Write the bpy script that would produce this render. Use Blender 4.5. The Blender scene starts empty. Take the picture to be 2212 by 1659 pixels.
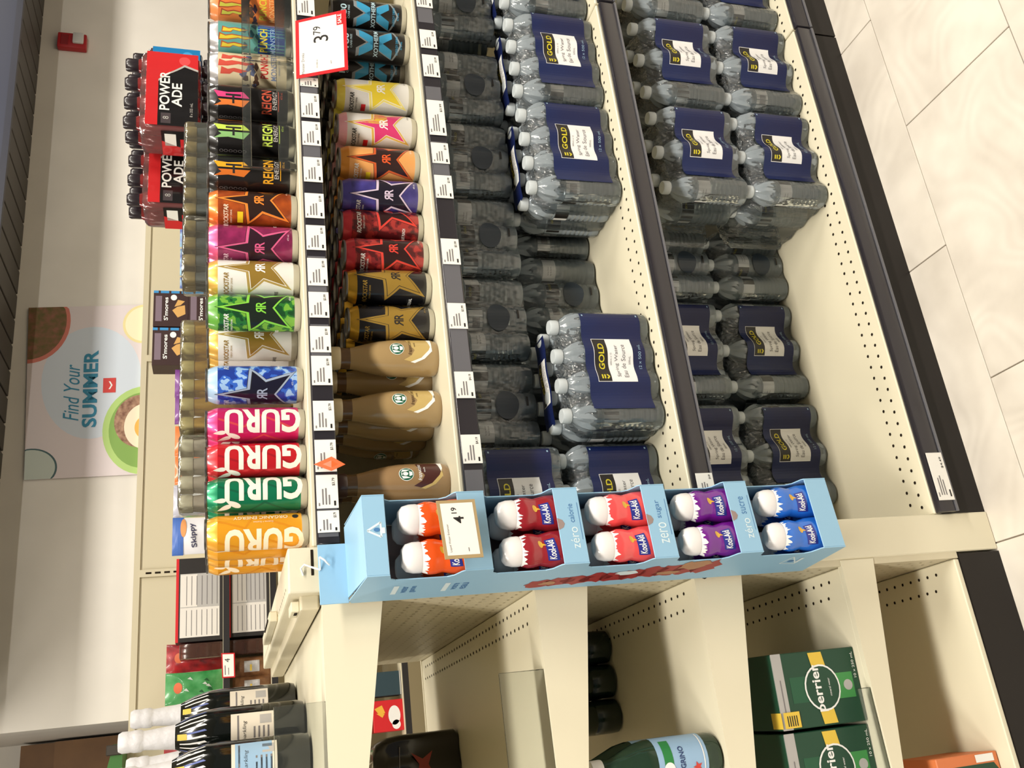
import bpy, bmesh, math, random
from mathutils import Vector, Matrix
from mathutils.geometry import tessellate_polygon
random.seed(7)
S = bpy.context.scene
COL = S.collection
R = math.radians

# ---------------------------------------------------------------- camera (phone held sideways: the picture lies on its side)
W, H, F = 2212., 1659., 1985.
YAW, PITCH, ROLL = R(22.7), R(17.41), R(0.075)
CAM = Vector((0, -1.45, 1.45))
_fw = Vector((math.sin(YAW)*math.cos(PITCH), math.cos(YAW)*math.cos(PITCH), -math.sin(PITCH)))
_rt = Vector((math.cos(YAW), -math.sin(YAW), 0))
_dn = _fw.cross(_rt)
RIGHT = math.cos(ROLL)*_rt + math.sin(ROLL)*_dn
DOWN = -math.sin(ROLL)*_rt + math.cos(ROLL)*_dn
cam = bpy.data.objects.new('camera', bpy.data.cameras.new('camera'))
COL.objects.link(cam)
cam.data.sensor_width = 36
cam.data.lens = F/W*36
cam.data.clip_start = .02
m3 = Matrix((DOWN, RIGHT, -_fw)).transposed()
cam.matrix_world = Matrix.Translation(CAM) @ m3.to_4x4()
S.camera = cam
def px(x, y, axis, val):
    """photo pixel -> point where its ray meets the plane axis=val"""
    d = RIGHT*(H-y-H/2) + DOWN*(x-W/2) + _fw*F
    t = (val-CAM[axis])/d[axis]
    return CAM + d*t

# ---------------------------------------------------------------- world, lights, exposure
S.view_settings.view_transform = 'Standard'
S.view_settings.look = 'None'
S.view_settings.gamma = 1
S.view_settings.use_curve_mapping = False
S.view_settings.exposure = 0.0
w = bpy.data.worlds.new('store_air'); S.world = w; w.use_nodes = True
w.node_tree.nodes['Background'].inputs[0].default_value = (1, .95, .88, 1)
w.node_tree.nodes['Background'].inputs[1].default_value = .13
S.cycles.transparent_max_bounces = 24
def area(name, loc, sx, sy, power, rot=(0, 0, 0), col=(1, .94, .84)):
    l = bpy.data.lights.new(name, 'AREA'); l.shape = 'RECTANGLE'; l.size = sx; l.size_y = sy
    l.energy = power; l.color = col
    o = bpy.data.objects.new(name, l); o.location = loc; o.rotation_euler = rot; COL.objects.link(o)
    return o
# fluorescent troffers of the shop ceiling: over this aisle and over the aisle behind the shelving
for i, x in enumerate((-2.2, -.4, 1.4, 3.2, 5.0)):
    area('ceiling_troffer', (x, -1.6, 3.28), 1.2, .3, 66)
    area('ceiling_troffer', (x+.3, 2.15, 3.28), 1.2, .3, 36)

# ---------------------------------------------------------------- materials
def lin(c):
    def g(v):
        v /= 255.
        return v/12.92 if v <= .04045 else ((v+.055)/1.055)**2.4
    return (g(c[0]), g(c[1]), g(c[2]), 1)
_M = {}
def mat(name, c=(128, 128, 128), rough=.5, metal=0., spec=.5, coat=0., emit=0., noise=None, bump=None):
    """noise=(colour2, scale, contrast): blotches of a second colour; bump=(scale, strength)"""
    if name in _M: return _M[name]
    m = bpy.data.materials.new(name); m.use_nodes = True; _M[name] = m
    N = m.node_tree.nodes; L = m.node_tree.links; b = N['Principled BSDF']
    b.inputs['Base Color'].default_value = lin(c)
    b.inputs['Roughness'].default_value = rough
    b.inputs['Metallic'].default_value = metal
    b.inputs['Specular IOR Level'].default_value = spec
    b.inputs['Coat Weight'].default_value = coat
    m.diffuse_color = lin(c)
    if noise or bump:
        tc = N.new('ShaderNodeTexCoord')
    if noise:
        c2, sc, con = noise[:3]
        n = N.new('ShaderNodeTexNoise'); n.inputs['Scale'].default_value = sc
        n.inputs['Detail'].default_value = 3 if len(noise) < 4 else noise[3]
        L.new(tc.outputs['Object'], n.inputs['Vector'])
        r = N.new('ShaderNodeValToRGB')
        r.color_ramp.elements[0].position = .5-con/2; r.color_ramp.elements[1].position = .5+con/2
        r.color_ramp.elements[0].color = lin(c); r.color_ramp.elements[1].color = lin(c2)
        L.new(n.outputs['Fac'], r.inputs['Fac']); L.new(r.outputs['Color'], b.inputs['Base Color'])
    if bump:
        n = N.new('ShaderNodeTexNoise'); n.inputs['Scale'].default_value = bump[0]; n.inputs['Detail'].default_value = 3
        L.new(tc.outputs['Object'], n.inputs['Vector'])
        bp = N.new('ShaderNodeBump'); bp.inputs['Strength'].default_value = bump[1]; bp.inputs['Distance'].default_value = .01
        L.new(n.outputs['Fac'], bp.inputs['Height']); L.new(bp.outputs['Normal'], b.inputs['Normal'])
    return m
def camo(name, c1, c2, c3, scale=55, rough=.28):
    m = mat(name, c1, rough, coat=.3); N = m.node_tree.nodes; L = m.node_tree.links; b = N['Principled BSDF']
    tc = N.new('ShaderNodeTexCoord'); n = N.new('ShaderNodeTexNoise'); n.inputs['Scale'].default_value = scale; n.inputs['Detail'].default_value = 1.5
    L.new(tc.outputs['Object'], n.inputs['Vector'])
    r = N.new('ShaderNodeValToRGB'); r.color_ramp.interpolation = 'CONSTANT'
    r.color_ramp.elements[0].color = lin(c1); r.color_ramp.elements[1].position = .47; r.color_ramp.elements[1].color = lin(c2)
    e = r.color_ramp.elements.new(.56); e.color = lin(c3)
    L.new(n.outputs['Fac'], r.inputs['Fac']); L.new(r.outputs['Color'], b.inputs['Base Color'])
    return m
def clear(name, tint=(225, 235, 240), body=(120, 135, 140), mix=.25, rough=.12, bump=None, ior=1.45):
    """see-through plastic: part tinted transparency, part faint body, fresnel gloss on top"""
    if name in _M: return _M[name]
    m = bpy.data.materials.new(name); m.use_nodes = True; _M[name] = m
    N = m.node_tree.nodes; L = m.node_tree.links; N.remove(N['Principled BSDF'])
    out = N['Material Output']
    t = N.new('ShaderNodeBsdfTransparent'); t.inputs[0].default_value = lin(tint)
    d = N.new('ShaderNodeBsdfDiffuse'); d.inputs[0].default_value = lin(body)
    g = N.new('ShaderNodeBsdfGlossy'); g.inputs['Roughness'].default_value = rough; g.inputs['Color'].default_value = (1, 1, 1, 1)
    a = N.new('ShaderNodeMixShader'); a.inputs[0].default_value = mix
    L.new(t.outputs[0], a.inputs[1]); L.new(d.outputs[0], a.inputs[2])
    fr = N.new('ShaderNodeFresnel'); fr.inputs[0].default_value = ior
    z = N.new('ShaderNodeMixShader'); L.new(fr.outputs[0], z.inputs[0]); L.new(a.outputs[0], z.inputs[1]); L.new(g.outputs[0], z.inputs[2])
    L.new(z.outputs[0], out.inputs['Surface'])
    if bump:
        tc = N.new('ShaderNodeTexCoord'); mp = N.new('ShaderNodeMapping'); mp.inputs['Scale'].default_value = bump[2]
        n = N.new('ShaderNodeTexNoise'); n.inputs['Scale'].default_value = bump[0]; n.inputs['Detail'].default_value = 2
        L.new(tc.outputs['Object'], mp.inputs['Vector']); L.new(mp.outputs[0], n.inputs['Vector'])
        bp = N.new('ShaderNodeBump'); bp.inputs['Strength'].default_value = bump[1]; bp.inputs['Distance'].default_value = .01
        L.new(n.outputs['Fac'], bp.inputs['Height'])
        for s in (g, fr, d): L.new(bp.outputs[0], s.inputs['Normal'])
    m.diffuse_color = lin(body)
    return m

cream = mat('cream_enamel', (226, 219, 194), .38, spec=.4)
cream_d = mat('cream_enamel_edge', (208, 199, 172), .4, spec=.4)
railk = mat('charcoal_plastic_rail', (42, 40, 46), .22, spec=.6)
railg = mat('grey_label_channel', (100, 100, 106), .22, spec=.6)
blk = mat('black_kick_plate', (30, 26, 24), .5, spec=.3)
hole = mat('punched_hole_shadow', (40, 32, 24), .9, spec=.1)
paper = mat('white_tag_paper', (240, 238, 232), .55)
ink = mat('black_ink', (28, 26, 28), .5)
inkg = mat('grey_ink', (120, 116, 118), .6)
white = mat('white_print', (240, 240, 238), .4)
red = mat('red_print', (206, 32, 40), .4)

# ---------------------------------------------------------------- mesh helpers
class G:
    """collects geometry with material slots, builds ONE mesh object"""
    def __init__(s): s.v = []; s.f = []; s.mi = []; s.ms = []
    def slot(s, m):
        if m not in s.ms: s.ms.append(m)
        return s.ms.index(m)
    def add(s, vs, fs, m):
        o = len(s.v); k = s.slot(m); s.v += [tuple(p) for p in vs]
        for f in fs: s.f.append([i+o for i in f]); s.mi.append(k)
    def box(s, x0, x1, y0, y1, z0, z1, m):
        v = [(x, y, z) for z in (z0, z1) for y in (y0, y1) for x in (x0, x1)]
        s.add(v, [(0, 2, 3, 1), (4, 5, 7, 6), (0, 1, 5, 4), (2, 6, 7, 3), (0, 4, 6, 2), (1, 3, 7, 5)], m)
    def rbox(s, x0, x1, y0, y1, z0, z1, m, b=.004, seg=2):
        bm = bmesh.new(); bmesh.ops.create_cube(bm, size=1)
        bmesh.ops.scale(bm, vec=(x1-x0, y1-y0, z1-z0), verts=bm.verts)
        bmesh.ops.translate(bm, vec=((x0+x1)/2, (y0+y1)/2, (z0+z1)/2), verts=bm.verts)
        bmesh.ops.bevel(bm, geom=bm.edges[:], offset=b, segments=seg, affect='EDGES', profile=.5)
        s.bm(bm, m)
    def bm(s, bm, m, xf=None):
        bm.verts.index_update(); vs = [xf(v.co) if xf else tuple(v.co) for v in bm.verts]
        fs = [[v.index for v in f.verts] for f in bm.faces]; bm.free(); s.add(vs, fs, m)
    def lathe(s, prof, n, m, cx=0, cy=0, sx=1, sy=1):
        vs = []; fs = []
        for r, z in prof:
            for i in range(n):
                a = 2*math.pi*i/n; vs.append((cx+sx*r*math.cos(a), cy+sy*r*math.sin(a), z))
        for j in range(len(prof)-1):
            for i in range(n):
                a, b = j*n+i, j*n+(i+1) % n; fs.append((a, b, b+n, a+n))
        if prof[0][0] > 1e-5: fs.append(tuple(range(n-1, -1, -1)))
        if prof[-1][0] > 1e-5: fs.append(tuple(range((len(prof)-1)*n, len(prof)*n)))
        s.add(vs, fs, m)
    def prism(s, pts, a0, a1, m, axis=1):
        """pts polygon extruded along axis; for axis 1 pts are (x,z), axis 0 (y,z), axis 2 (x,y)"""
        def P(p, a): return ((p[0], a, p[1]) if axis == 1 else (a, p[0], p[1]) if axis == 0 else (p[0], p[1], a))
        n = len(pts); vs = [P(p, a0) for p in pts]+[P(p, a1) for p in pts]
        tri = tessellate_polygon([[Vector((p[0], p[1], 0)) for p in pts]])
        fs = [tuple(t) for t in tri]+[tuple(i+n for i in reversed(t)) for t in tri]
        fs += [(i, i+n, (i+1) % n+n, (i+1) % n) for i in range(n)]
        s.add(vs, fs, m)
    def tube(s, path, r, m, n=8):
        vs = []; fs = []; k = len(path); path = [Vector(p) for p in path]
        for i, p in enumerate(path):
            d = (path[min(i+1, k-1)]-path[max(i-1, 0)]).normalized()
            u = d.cross(Vector((0.31, .2, .93))).normalized(); w_ = d.cross(u)
            for j in range(n):
                a = 2*math.pi*j/n; vs.append(p+r*(math.cos(a)*u+math.sin(a)*w_))
        for i in range(k-1):
            for j in range(n): fs.append((i*n+j, i*n+(j+1) % n, (i+1)*n+(j+1) % n, (i+1)*n+j))
        fs += [tuple(range(n-1, -1, -1)), tuple(range((k-1)*n, k*n))]
        s.add(vs, fs, m)
    def mesh(s, name, smooth=False):
        me = bpy.data.meshes.new(name); me.from_pydata(s.v, [], s.f)
        for m in s.ms: me.materials.append(m)
        me.polygons.foreach_set('material_index', s.mi)
        bm = bmesh.new(); bm.from_mesh(me)
        if not getattr(s, 'flat', False): bmesh.ops.recalc_face_normals(bm, faces=bm.faces)
        bm.to_mesh(me); bm.free()
        if smooth:
            me.polygons.foreach_set('use_smooth', [True]*len(me.polygons))
            try: me.set_sharp_from_angle(angle=R(38))
            except Exception: pass
        return me
    def build(s, name, parent=None, smooth=False, loc=None):
        o = bpy.data.objects.new(name, s.mesh(name, smooth)); COL.objects.link(o)
        if parent: o.parent = parent
        if loc is not None: o.location = loc
        return o
def tag(o, label, cat, group=None, kind=None):
    o['label'] = label; o['category'] = cat
    if group: o['group'] = group
    if kind: o['kind'] = kind
    return o
def thing(name, label, cat, loc=(0, 0, 0), rz=0, group=None):
    o = bpy.data.objects.new(name, None); COL.objects.link(o); o.empty_display_size = .02
    o.location = loc; o.rotation_euler = (0, 0, rz)
    return tag(o, label, cat, group)
def struct(o): o['kind'] = 'structure'; return o
_kids = {}
def kids(o):
    k = o.name
    if k not in _kids: _kids[k] = [c for c in COL.objects if c.parent == o]
    return _kids[k]
def dup(root, loc, rz=0, label=None, group=None):
    """copy of a thing with its parts and sub-parts"""
    r = root.copy(); COL.objects.link(r); r.location = loc; r.rotation_euler = (0, 0, rz)
    if label: r['label'] = label
    if group: r['group'] = group
    for ch in kids(root):
        c = ch.copy(); COL.objects.link(c); c.parent = r
        for g in kids(ch):
            d = g.copy(); COL.objects.link(d); d.parent = c
    return r

# ---------------------------------------------------------------- flat print: polygons and lettering laid on surfaces
_T = {}
def text2d(t, bold=0., shear=0.):
    key = (t, bold, shear)
    if key not in _T:
        cu = bpy.data.curves.new('t', 'FONT'); cu.body = t; cu.size = 1; cu.resolution_u = 3
        cu.offset = bold; cu.shear = shear; cu.align_x = 'CENTER'
        ob = bpy.data.objects.new('t', cu); COL.objects.link(ob)
        dg = bpy.context.evaluated_depsgraph_get(); me = ob.evaluated_get(dg).to_mesh()
        v = [(p.co.x, p.co.y) for p in me.vertices]; f = [tuple(p.vertices) for p in me.polygons]
        ob.evaluated_get(dg).to_mesh_clear(); bpy.data.objects.remove(ob); bpy.data.curves.remove(cu)
        xs = [p[0] for p in v] or [0, 1]; ys = [p[1] for p in v] or [0, 1]
        cx = (min(xs)+max(xs))/2; cy = (min(ys)+max(ys))/2; hh = max(ys)-min(ys) or 1; ww = max(xs)-min(xs)
        _T[key] = ([((a-cx)/hh, (b-cy)/hh) for a, b in v], f, ww/hh)
    return _T[key]
class Print:
    """2-D shapes (units: metres unless u given) with layers; put onto a surface by a map function"""
    def __init__(s, u=.001): s.u = u; s.it = []
    def poly(s, pts, m, lay=1):
        p = [(a*s.u, b*s.u) for a, b in pts]
        tri = [tuple(t) for t in tessellate_polygon([[Vector((a, b, 0)) for a, b in p]])]
        s.it.append((p, tri, m, lay)); return s
    def rect(s, x0, x1, y0, y1, m, lay=1): return s.poly([(x0, y0), (x1, y0), (x1, y1), (x0, y1)], m, lay)
    def oval(s, cx, cy, rx, ry, m, lay=1, n=24, a0=0, a1=360, rot=0):
        full = abs(a1-a0) >= 360; k = n if full else n+1; pts = []
        for i in range(k):
            t = R(a0+(a1-a0)*i/n); x, y = rx*math.cos(t), ry*math.sin(t); c, q = math.cos(R(rot)), math.sin(R(rot))
            pts.append((cx+x*c-y*q, cy+x*q+y*c))
        return s.poly(pts, m, lay)
    def text(s, t, cx, cy, h, m, lay=2, rot=0, bold=0., shear=0., w=None, mirror=False):
        """h = ink height, w = total width (optional squeeze)"""
        v, f, asp = text2d(t, bold, shear); sx = h if w is None else w/asp
        c, q = math.cos(R(rot)), math.sin(R(rot)); p = []
        for a, b in v:
            x, y = a*sx*(-1 if mirror else 1), b*h; p.append(((cx+x*c-y*q)*s.u, (cy+x*q+y*c)*s.u))
        if mirror: f = [tuple(reversed(g)) for g in f]
        s.it.append((p, f, m, lay)); return s
    def line(s, pts, wd, m, lay=1):
        for (a, b), (c, d) in zip(pts, pts[1:]):
            L_ = math.hypot(c-a, d-b) or 1; nx, ny = -(d-b)/L_*wd/2, (c-a)/L_*wd/2
            s.poly([(a+nx, b+ny), (c+nx, d+ny), (c-nx, d-ny), (a-nx, b-ny)], m, lay)
        return s
    def lay(s, g, fn, step=None, clip=None, xr=None):
        """write into G through fn(x, y, layer) -> 3-D point; step slices the shapes so that they bend"""
        for p, f, m, l in s.it:
            if not p: continue
            if step:
                bm = bmesh.new(); vs = [bm.verts.new((a, b, 0)) for a, b in p]
                for t in f:
                    try: bm.faces.new([vs[i] for i in t])
                    except ValueError: pass
                x0, x1 = min(a for a, b in p), max(a for a, b in p)
                if xr:
                    for lim, sg in ((xr[0], -1), (xr[1], 1)):
                        if (x0 < lim if sg < 0 else x1 > lim):
                            bmesh.ops.bisect_plane(bm, geom=bm.verts[:]+bm.edges[:]+bm.faces[:], plane_co=(lim, 0, 0), plane_no=(sg, 0, 0), clear_outer=True)
                    x0, x1 = max(x0, xr[0]), min(x1, xr[1])
                k = math.ceil(x0/step)
                while k*step < x1:
                    bmesh.ops.bisect_plane(bm, geom=bm.verts[:]+bm.edges[:]+bm.faces[:], plane_co=(k*step, 0, 0), plane_no=(1, 0, 0)); k += 1
                if isinstance(clip, float):
                    y0, y1 = min(b for a, b in p), max(b for a, b in p); k = math.ceil(y0/clip)
                    while k*clip < y1:
                        bmesh.ops.bisect_plane(bm, geom=bm.verts[:]+bm.edges[:]+bm.faces[:], plane_co=(0, k*clip, 0), plane_no=(0, 1, 0)); k += 1
                g.bm(bm, m, lambda c: fn(c.x, c.y, l))
            else: g.add([fn(a, b, l) for a, b in p], f, m)
        g.flat = True
        return g
def cyl(r, eps=.00014):
    return lambda a, z, l: ((r+eps*l)*math.sin(a/r), -(r+eps*l)*math.cos(a/r), z)
def flat(y=0., eps=.0003): return lambda a, z, l: (a, y-eps*l, z)
# ================================================================ the setting
ZD, Z3, Z2, Z1 = .126, .645, 1.073, 1.318          # deck and shelf heights of the long run
YB = .50                                            # centre panel of the run
YE = 1.0                                            # far face of the whole double-sided unit
YW = 3.68                                           # back wall
ZS = 2.553                                          # underside of the soffit
wallm = mat('painted_wall', (232, 228, 220), .7, noise=((222, 218, 210), 3, .5))
tile_m = mat('pale_stone_vinyl', (222, 212, 196), .32, spec=.4)
def tile_nodes():
    N = tile_m.node_tree.nodes; L = tile_m.node_tree.links; b = N['Principled BSDF']
    tc = N.new('ShaderNodeTexCoord'); oi = N.new('ShaderNodeObjectInfo')
    cm = N.new('ShaderNodeCombineXYZ'); mu = N.new('ShaderNodeMath'); mu.operation = 'MULTIPLY'; mu.inputs[1].default_value = 37.
    L.new(oi.outputs['Random'], mu.inputs[0]); L.new(mu.outputs[0], cm.inputs[2])
    ad = N.new('ShaderNodeVectorMath'); ad.operation = 'ADD'; L.new(tc.outputs['Object'], ad.inputs[0]); L.new(cm.outputs[0], ad.inputs[1])
    n = N.new('ShaderNodeTexNoise'); n.inputs['Scale'].default_value = 3.2; n.inputs['Detail'].default_value = 1; L.new(ad.outputs[0], n.inputs['Vector'])
    n.inputs['Distortion'].default_value = .6
    wv = N.new('ShaderNodeMath'); wv.operation = 'MULTIPLY'; wv.inputs[1].default_value = 75; L.new(n.outputs['Fac'], wv.inputs[0])
    sn = N.new('ShaderNodeMath'); sn.operation = 'SINE'; L.new(wv.outputs[0], sn.inputs[0])
    n2 = N.new('ShaderNodeTexNoise'); n2.inputs['Scale'].default_value = 7; n2.inputs['Detail'].default_value = 4; L.new(ad.outputs[0], n2.inputs['Vector'])
    mm = N.new('ShaderNodeMath'); mm.operation = 'MULTIPLY'; L.new(sn.outputs[0], mm.inputs[0]); mm.inputs[1].default_value = .05
    sm = N.new('ShaderNodeMath'); sm.operation = 'ADD'; L.new(mm.outputs[0], sm.inputs[0]); L.new(n2.outputs['Fac'], sm.inputs[1])
    r = N.new('ShaderNodeValToRGB'); r.color_ramp.elements[0].position = .18; r.color_ramp.elements[1].position = .72
    r.color_ramp.elements[0].color = lin((204, 196, 184)); r.color_ramp.elements[1].color = lin((232, 225, 213))
    L.new(sm.outputs[0], r.inputs['Fac']); L.new(r.outputs['Color'], b.inputs['Base Color'])
tile_nodes()
g = G(); g.box(-8, 10, -8, 6, -.06, -.004, mat('floor_joint', (150, 138, 122), .7)); fl = struct(g.build('floor'))
g = G(); g.rbox(-.3035, .3035, -.1515, .1515, -.004, 0, tile_m, .0008, 1); tme = g.mesh('tile')
TX, TY = .6096, .3048                              # running-bond vinyl tiles, joint lines taken from the photo
for r_ in range(-7, 13):
    y0 = -.112+(r_-1)*TY
    for c_ in range(-4, 6):
        x0 = 1.181+c_*TX+(TX/2 if r_ % 2 else 0)
        o = bpy.data.objects.new('tile', tme); COL.objects.link(o); o.parent = fl
        o.location = (x0-TX/2, y0+TY/2, 0)
        if x0 < -1.6 or x0 > 4.4 or y0 > 3.5: bpy.data.objects.remove(o)
g = G(); g.box(.357, 9, YW, YW+.12, 0, 3.4, wallm); struct(g.build('wall_back'))
g = G(); g.box(.357, .40, YW+.12, 4.75, 0, 3.4, wallm); struct(g.build('wall_return'))
g = G(); g.box(-6, .357, 4.75, 4.85, 0, 3.4, wallm); struct(g.build('wall_recess'))
g = G(); g.box(-8, 10, -8, 6, 3.4, 3.46, mat('ceiling_board', (196, 190, 180), .8)); struct(g.build('ceiling'))
# soffit: dark slatted underside against the wall and a navy fascia
navy = mat('navy_fascia', (44, 48, 66), .5); slat_m = mat('charcoal_soffit_board', (58, 54, 50), .55)
g = G(); g.box(.357, 9, 3.105, 3.125, ZS-.006, 3.39, navy); g.box(.357, 9, 3.1, 3.13, ZS-.012, ZS+.02, mat('navy_edge', (34, 36, 50), .45))
fa = struct(g.build('trim_1'))
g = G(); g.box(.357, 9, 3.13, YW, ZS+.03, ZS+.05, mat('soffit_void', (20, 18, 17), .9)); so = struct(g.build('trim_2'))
g = G(); g.rbox(-.07, .07, 0, .545, 0, .018, slat_m, .003, 1); sme = g.mesh('soffit_board')
for i in range(46):
    o = bpy.data.objects.new('soffit_board', sme); COL.objects.link(o); o.parent = so
    o.location = (.44+i*.155, 3.13, ZS+.004)
# wooden doorway in the recess beyond the end of the wall
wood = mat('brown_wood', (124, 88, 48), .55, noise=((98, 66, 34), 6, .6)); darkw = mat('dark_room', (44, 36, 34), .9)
d1 = bpy.data.objects.new('door_1', None); COL.objects.link(d1); struct(d1)
dn0 = px(55, 1622, 1, 4.7)
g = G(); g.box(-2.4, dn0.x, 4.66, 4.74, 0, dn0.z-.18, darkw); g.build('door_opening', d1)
g = G(); g.box(-2.5, dn0.x+.02, 4.56, 4.74, dn0.z-.18, dn0.z+.0, wood); g.build('door_header', d1)
g = G(); g.box(dn0.x-.34, dn0.x+.02, 4.5, 4.74, dn0.z-.62, dn0.z-.18, wood); g.build('door_jamb', d1)
g = G(); g.box(.29, .357, YW-.02, YW+.1, 0, 1.86, cream_d); o = struct(g.build('trim_3'))

# ================================================================ shelving
def discs(pts, r, m, normal='z', eps=.0006, n=6):
    g = G(); g.flat = True; vs = []; fs = []
    for p in pts:
        k = len(vs)
        for i in range(n):
            a = 2*math.pi*i/n; c, s_ = r*math.cos(a), r*math.sin(a)
            vs.append((p[0]+c, p[1]+s_, p[2]+eps) if normal == 'z' else (p[0]-eps, p[1]+c, p[2]+s_) if normal == 'x' else (p[0]+c, p[1]-eps, p[2]+s_))
        fs.append(tuple(range(k, k+n)))
    g.add(vs, fs, m); return g
def run_unit(x0, x1, label):
    t = thing('shelving_unit', label, 'shelving', (x0, 0, 0)); L_ = x1-x0
    g = G(); g.rbox(0, L_, 0, YB-.01, ZD-.02, ZD, cream, .002, 1); g.build('base_deck', t)
    g = G(); g.box(0, L_, .004, .03, 0, ZD-.02, blk); k = g.build('kick_plate', t)
    g = G(); g.rbox(0, L_, -.014, .004, ZD-.046, ZD-.004, railk, .003, 2); g.box(0, L_, -.0165, -.013, ZD-.046, ZD-.041, railg); g.build('base_rail', t, True)
    for z, dep, nm in ((Z3, YB-.02, 'dark'), (Z2, .46, 'tag'), (Z1, .47, 'tag')):
        g = G(); g.rbox(0, L_, 0, dep, z-.017, z, cream, .002, 1); s = g.build('shelf', t)
        g = G()
        if nm == 'dark':
            g.rbox(0, L_, -.012, .002, z-.044, z-.004, railk, .004, 2); g.box(0, L_, -.0145, -.011, z-.044, z-.040, railg)
        else:
            g.rbox(0, L_, -.010, .002, z-.043, z-.006, railk, .002, 1)
            for a in range(9):
                if a % 3 != 1: g.box(a*L_/9+.012, (a+1)*L_/9-.02, -.0108, -.0098, z-.040, z-.009, railg)
        g.build('shelf_rail', s, True)
        if nm == 'dark':
            discs([(.02+i*.0254, y, z) for i in range(int((L_-.03)/.0254)) for y in (.028+.0, .06)], .0034, hole).build('punched_hole_row', s)['kind'] = 'stuff'
    discs([(.02+i*.0254+(.0127 if j else 0), y, ZD) for i in range(int((L_-.04)/.0254)) for j, y in enumerate((.028, .058))], .0036, hole).build('punched_hole_row', t)['kind'] = 'stuff'
    g = G(); g.box(0, L_, YB, YB+.012, ZD, Z1-.03, cream_d); g.build('back_panel', t)
    g = G(); g.box(L_-.03, L_+.0, YB-.02, YB, ZD, Z1-.03, cream_d)
    g.build('slotted_upright', t)
    pts = [(L_-.015, YB-.02, ZD+.04+i*.0254) for i in range(45)]
    gg = G(); gg.flat = True
    for p in pts: gg.add([(p[0]-.003, p[1]-.0006, p[2]-.008), (p[0]+.003, p[1]-.0006, p[2]-.008), (p[0]+.003, p[1]-.0006, p[2]+.006), (p[0]-.003, p[1]-.0006, p[2]+.006)], [(0, 1, 2, 3)], hole)
    gg.build('upright_slot_row', t)['kind'] = 'stuff'
    # far side of the same unit: deck, one shelf under the top and the top shelf
    g = G(); g.box(0, L_, YB+.02, YE-.02, ZD-.02, ZD, cream); g.build('base_deck', t)
    g = G(); g.box(0, L_, .472, YE-.02, Z1-.03, Z1, cream); g.build('shelf', t)
    return t
XP0, XP1 = .255, .33                               # end post
run_unit(XP1+.001, 1.5385, 'cream steel shelving run holding the energy drinks and water packs')
run_unit(1.5435, 2.75, 'next cream shelving unit past the rail joint')
# rail joint caps at the unit border
# ---- end unit: shelves that stick out past the post
EZ = [1.307, .963, .67, .366]
t = thing('end_shelving_unit', 'cream end-of-aisle shelving with tapered shelf brackets and corner post', 'shelving', (XP0, 0, 0))
def E(x): return x-XP0
g = G(); g.rbox(0, XP1-XP0, 0, .07, 0, 1.30, cream, .002, 1); g.build('corner_post', t)
g = G(); g.rbox(0, XP1-XP0, YE-.07, YE, 0, 1.30, cream, .002, 1); g.build('corner_post', t)
g = G(); g.box(-.012, 0, .002, YE-.002, .10, 1.30, cream_d); bp = g.build('pegboard_back', t)
peg = mat('pegboard_dimple', (186, 174, 146), .6)
discs([(-.012, .03+i*.0254, .14+j*.0254) for i in range(38) for j in range(45)], .003, peg, 'x').build('punched_hole_row', bp)['kind'] = 'stuff'
XL = -.40                                          # free front edge of the end shelves
for i, z in enumerate(EZ):
    g = G(); g.rbox(E(XL), -.013, .012, YE-.012, z-.022, z-.001, cream, .002, 1); s = g.build('end_shelf', t)
    big = (.095, .028) if i < 3 else (.072, .01)
    for y0 in (0, YE-.012):
        g = G(); g.prism([(-.002, z), (E(XL), z), (E(XL), z-big[1]), (E(-.2), z-big[1]), (-.002, z-big[0])], y0, y0+.012, cream); g.build('shelf_bracket', s)
    if i: discs([(E(x), .05+k*.0254+.0127*j, z-.001) for k in range(36) for j, x in enumerate((.222, .194))], .0033, hole).build('punched_hole_row', s)['kind'] = 'stuff'
    if i == 2:
        g = G(); g.flat = True; P_ = [(.012*math.cos(a*.785), .012*math.sin(a*.785)) for a in range(8)]
        g.lathe([(.006, 0), (.0045, .002), (0, .0025)], 8, hole); b = g.build('bracket_bolt', s); b.rotation_euler = (R(90), 0, 0); b.location = (-.012, 0, z-.02)
g = G(); g.rbox(E(XL), -.013, .003, YE-.01, .098, .110, cream, .002, 1); s = g.build('end_base_deck', t)
discs([(E(x), .06+k*.0254+.0127*j, .110) for k in range(36) for j, x in enumerate((.222, .192))], .0033, hole).build('punched_hole_row', s)['kind'] = 'stuff'
g = G(); g.box(E(XL)+.02, -.004, .0, .02, 0, .098, blk); g.box(E(XL)+.02, E(XL)+.04, .02, YE-.01, 0, .098, blk); g.build('kick_plate', t)
# stepped top beam running back from the post
g = G()
g.rbox(.004, .0745, -.006, YE, 1.3005, 1.357, cream, .003, 2)
g.rbox(-.018, .006, .02, YE, 1.309, 1.338, cream_d, .003, 2)
g.rbox(.03, .07, -.007, -.001, 1.318, 1.322, hole, .0005, 1)
bm_ = g.build('top_beam', t)
discs([(.02, .05+i*.03, 1.357) for i in range(30)], .003, hole).build('punched_hole_row', bm_)['kind'] = 'stuff'
g = G(); g.rbox(-.016, .0, .04, .10, 1.338, 1.3385+.012, cream, .001, 1); g.box(-.0165, -.012, .05, .075, 1.34, 1.345, hole); g.build('beam_clip', bm_)
g = G(); g.rbox(.012, .03, .3, .62, 1.357, 1.372, cream, .002, 1); g.box(.018, .022, .34, .48, 1.372, 1.374, hole); g.build('beam_latch', bm_)
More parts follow.
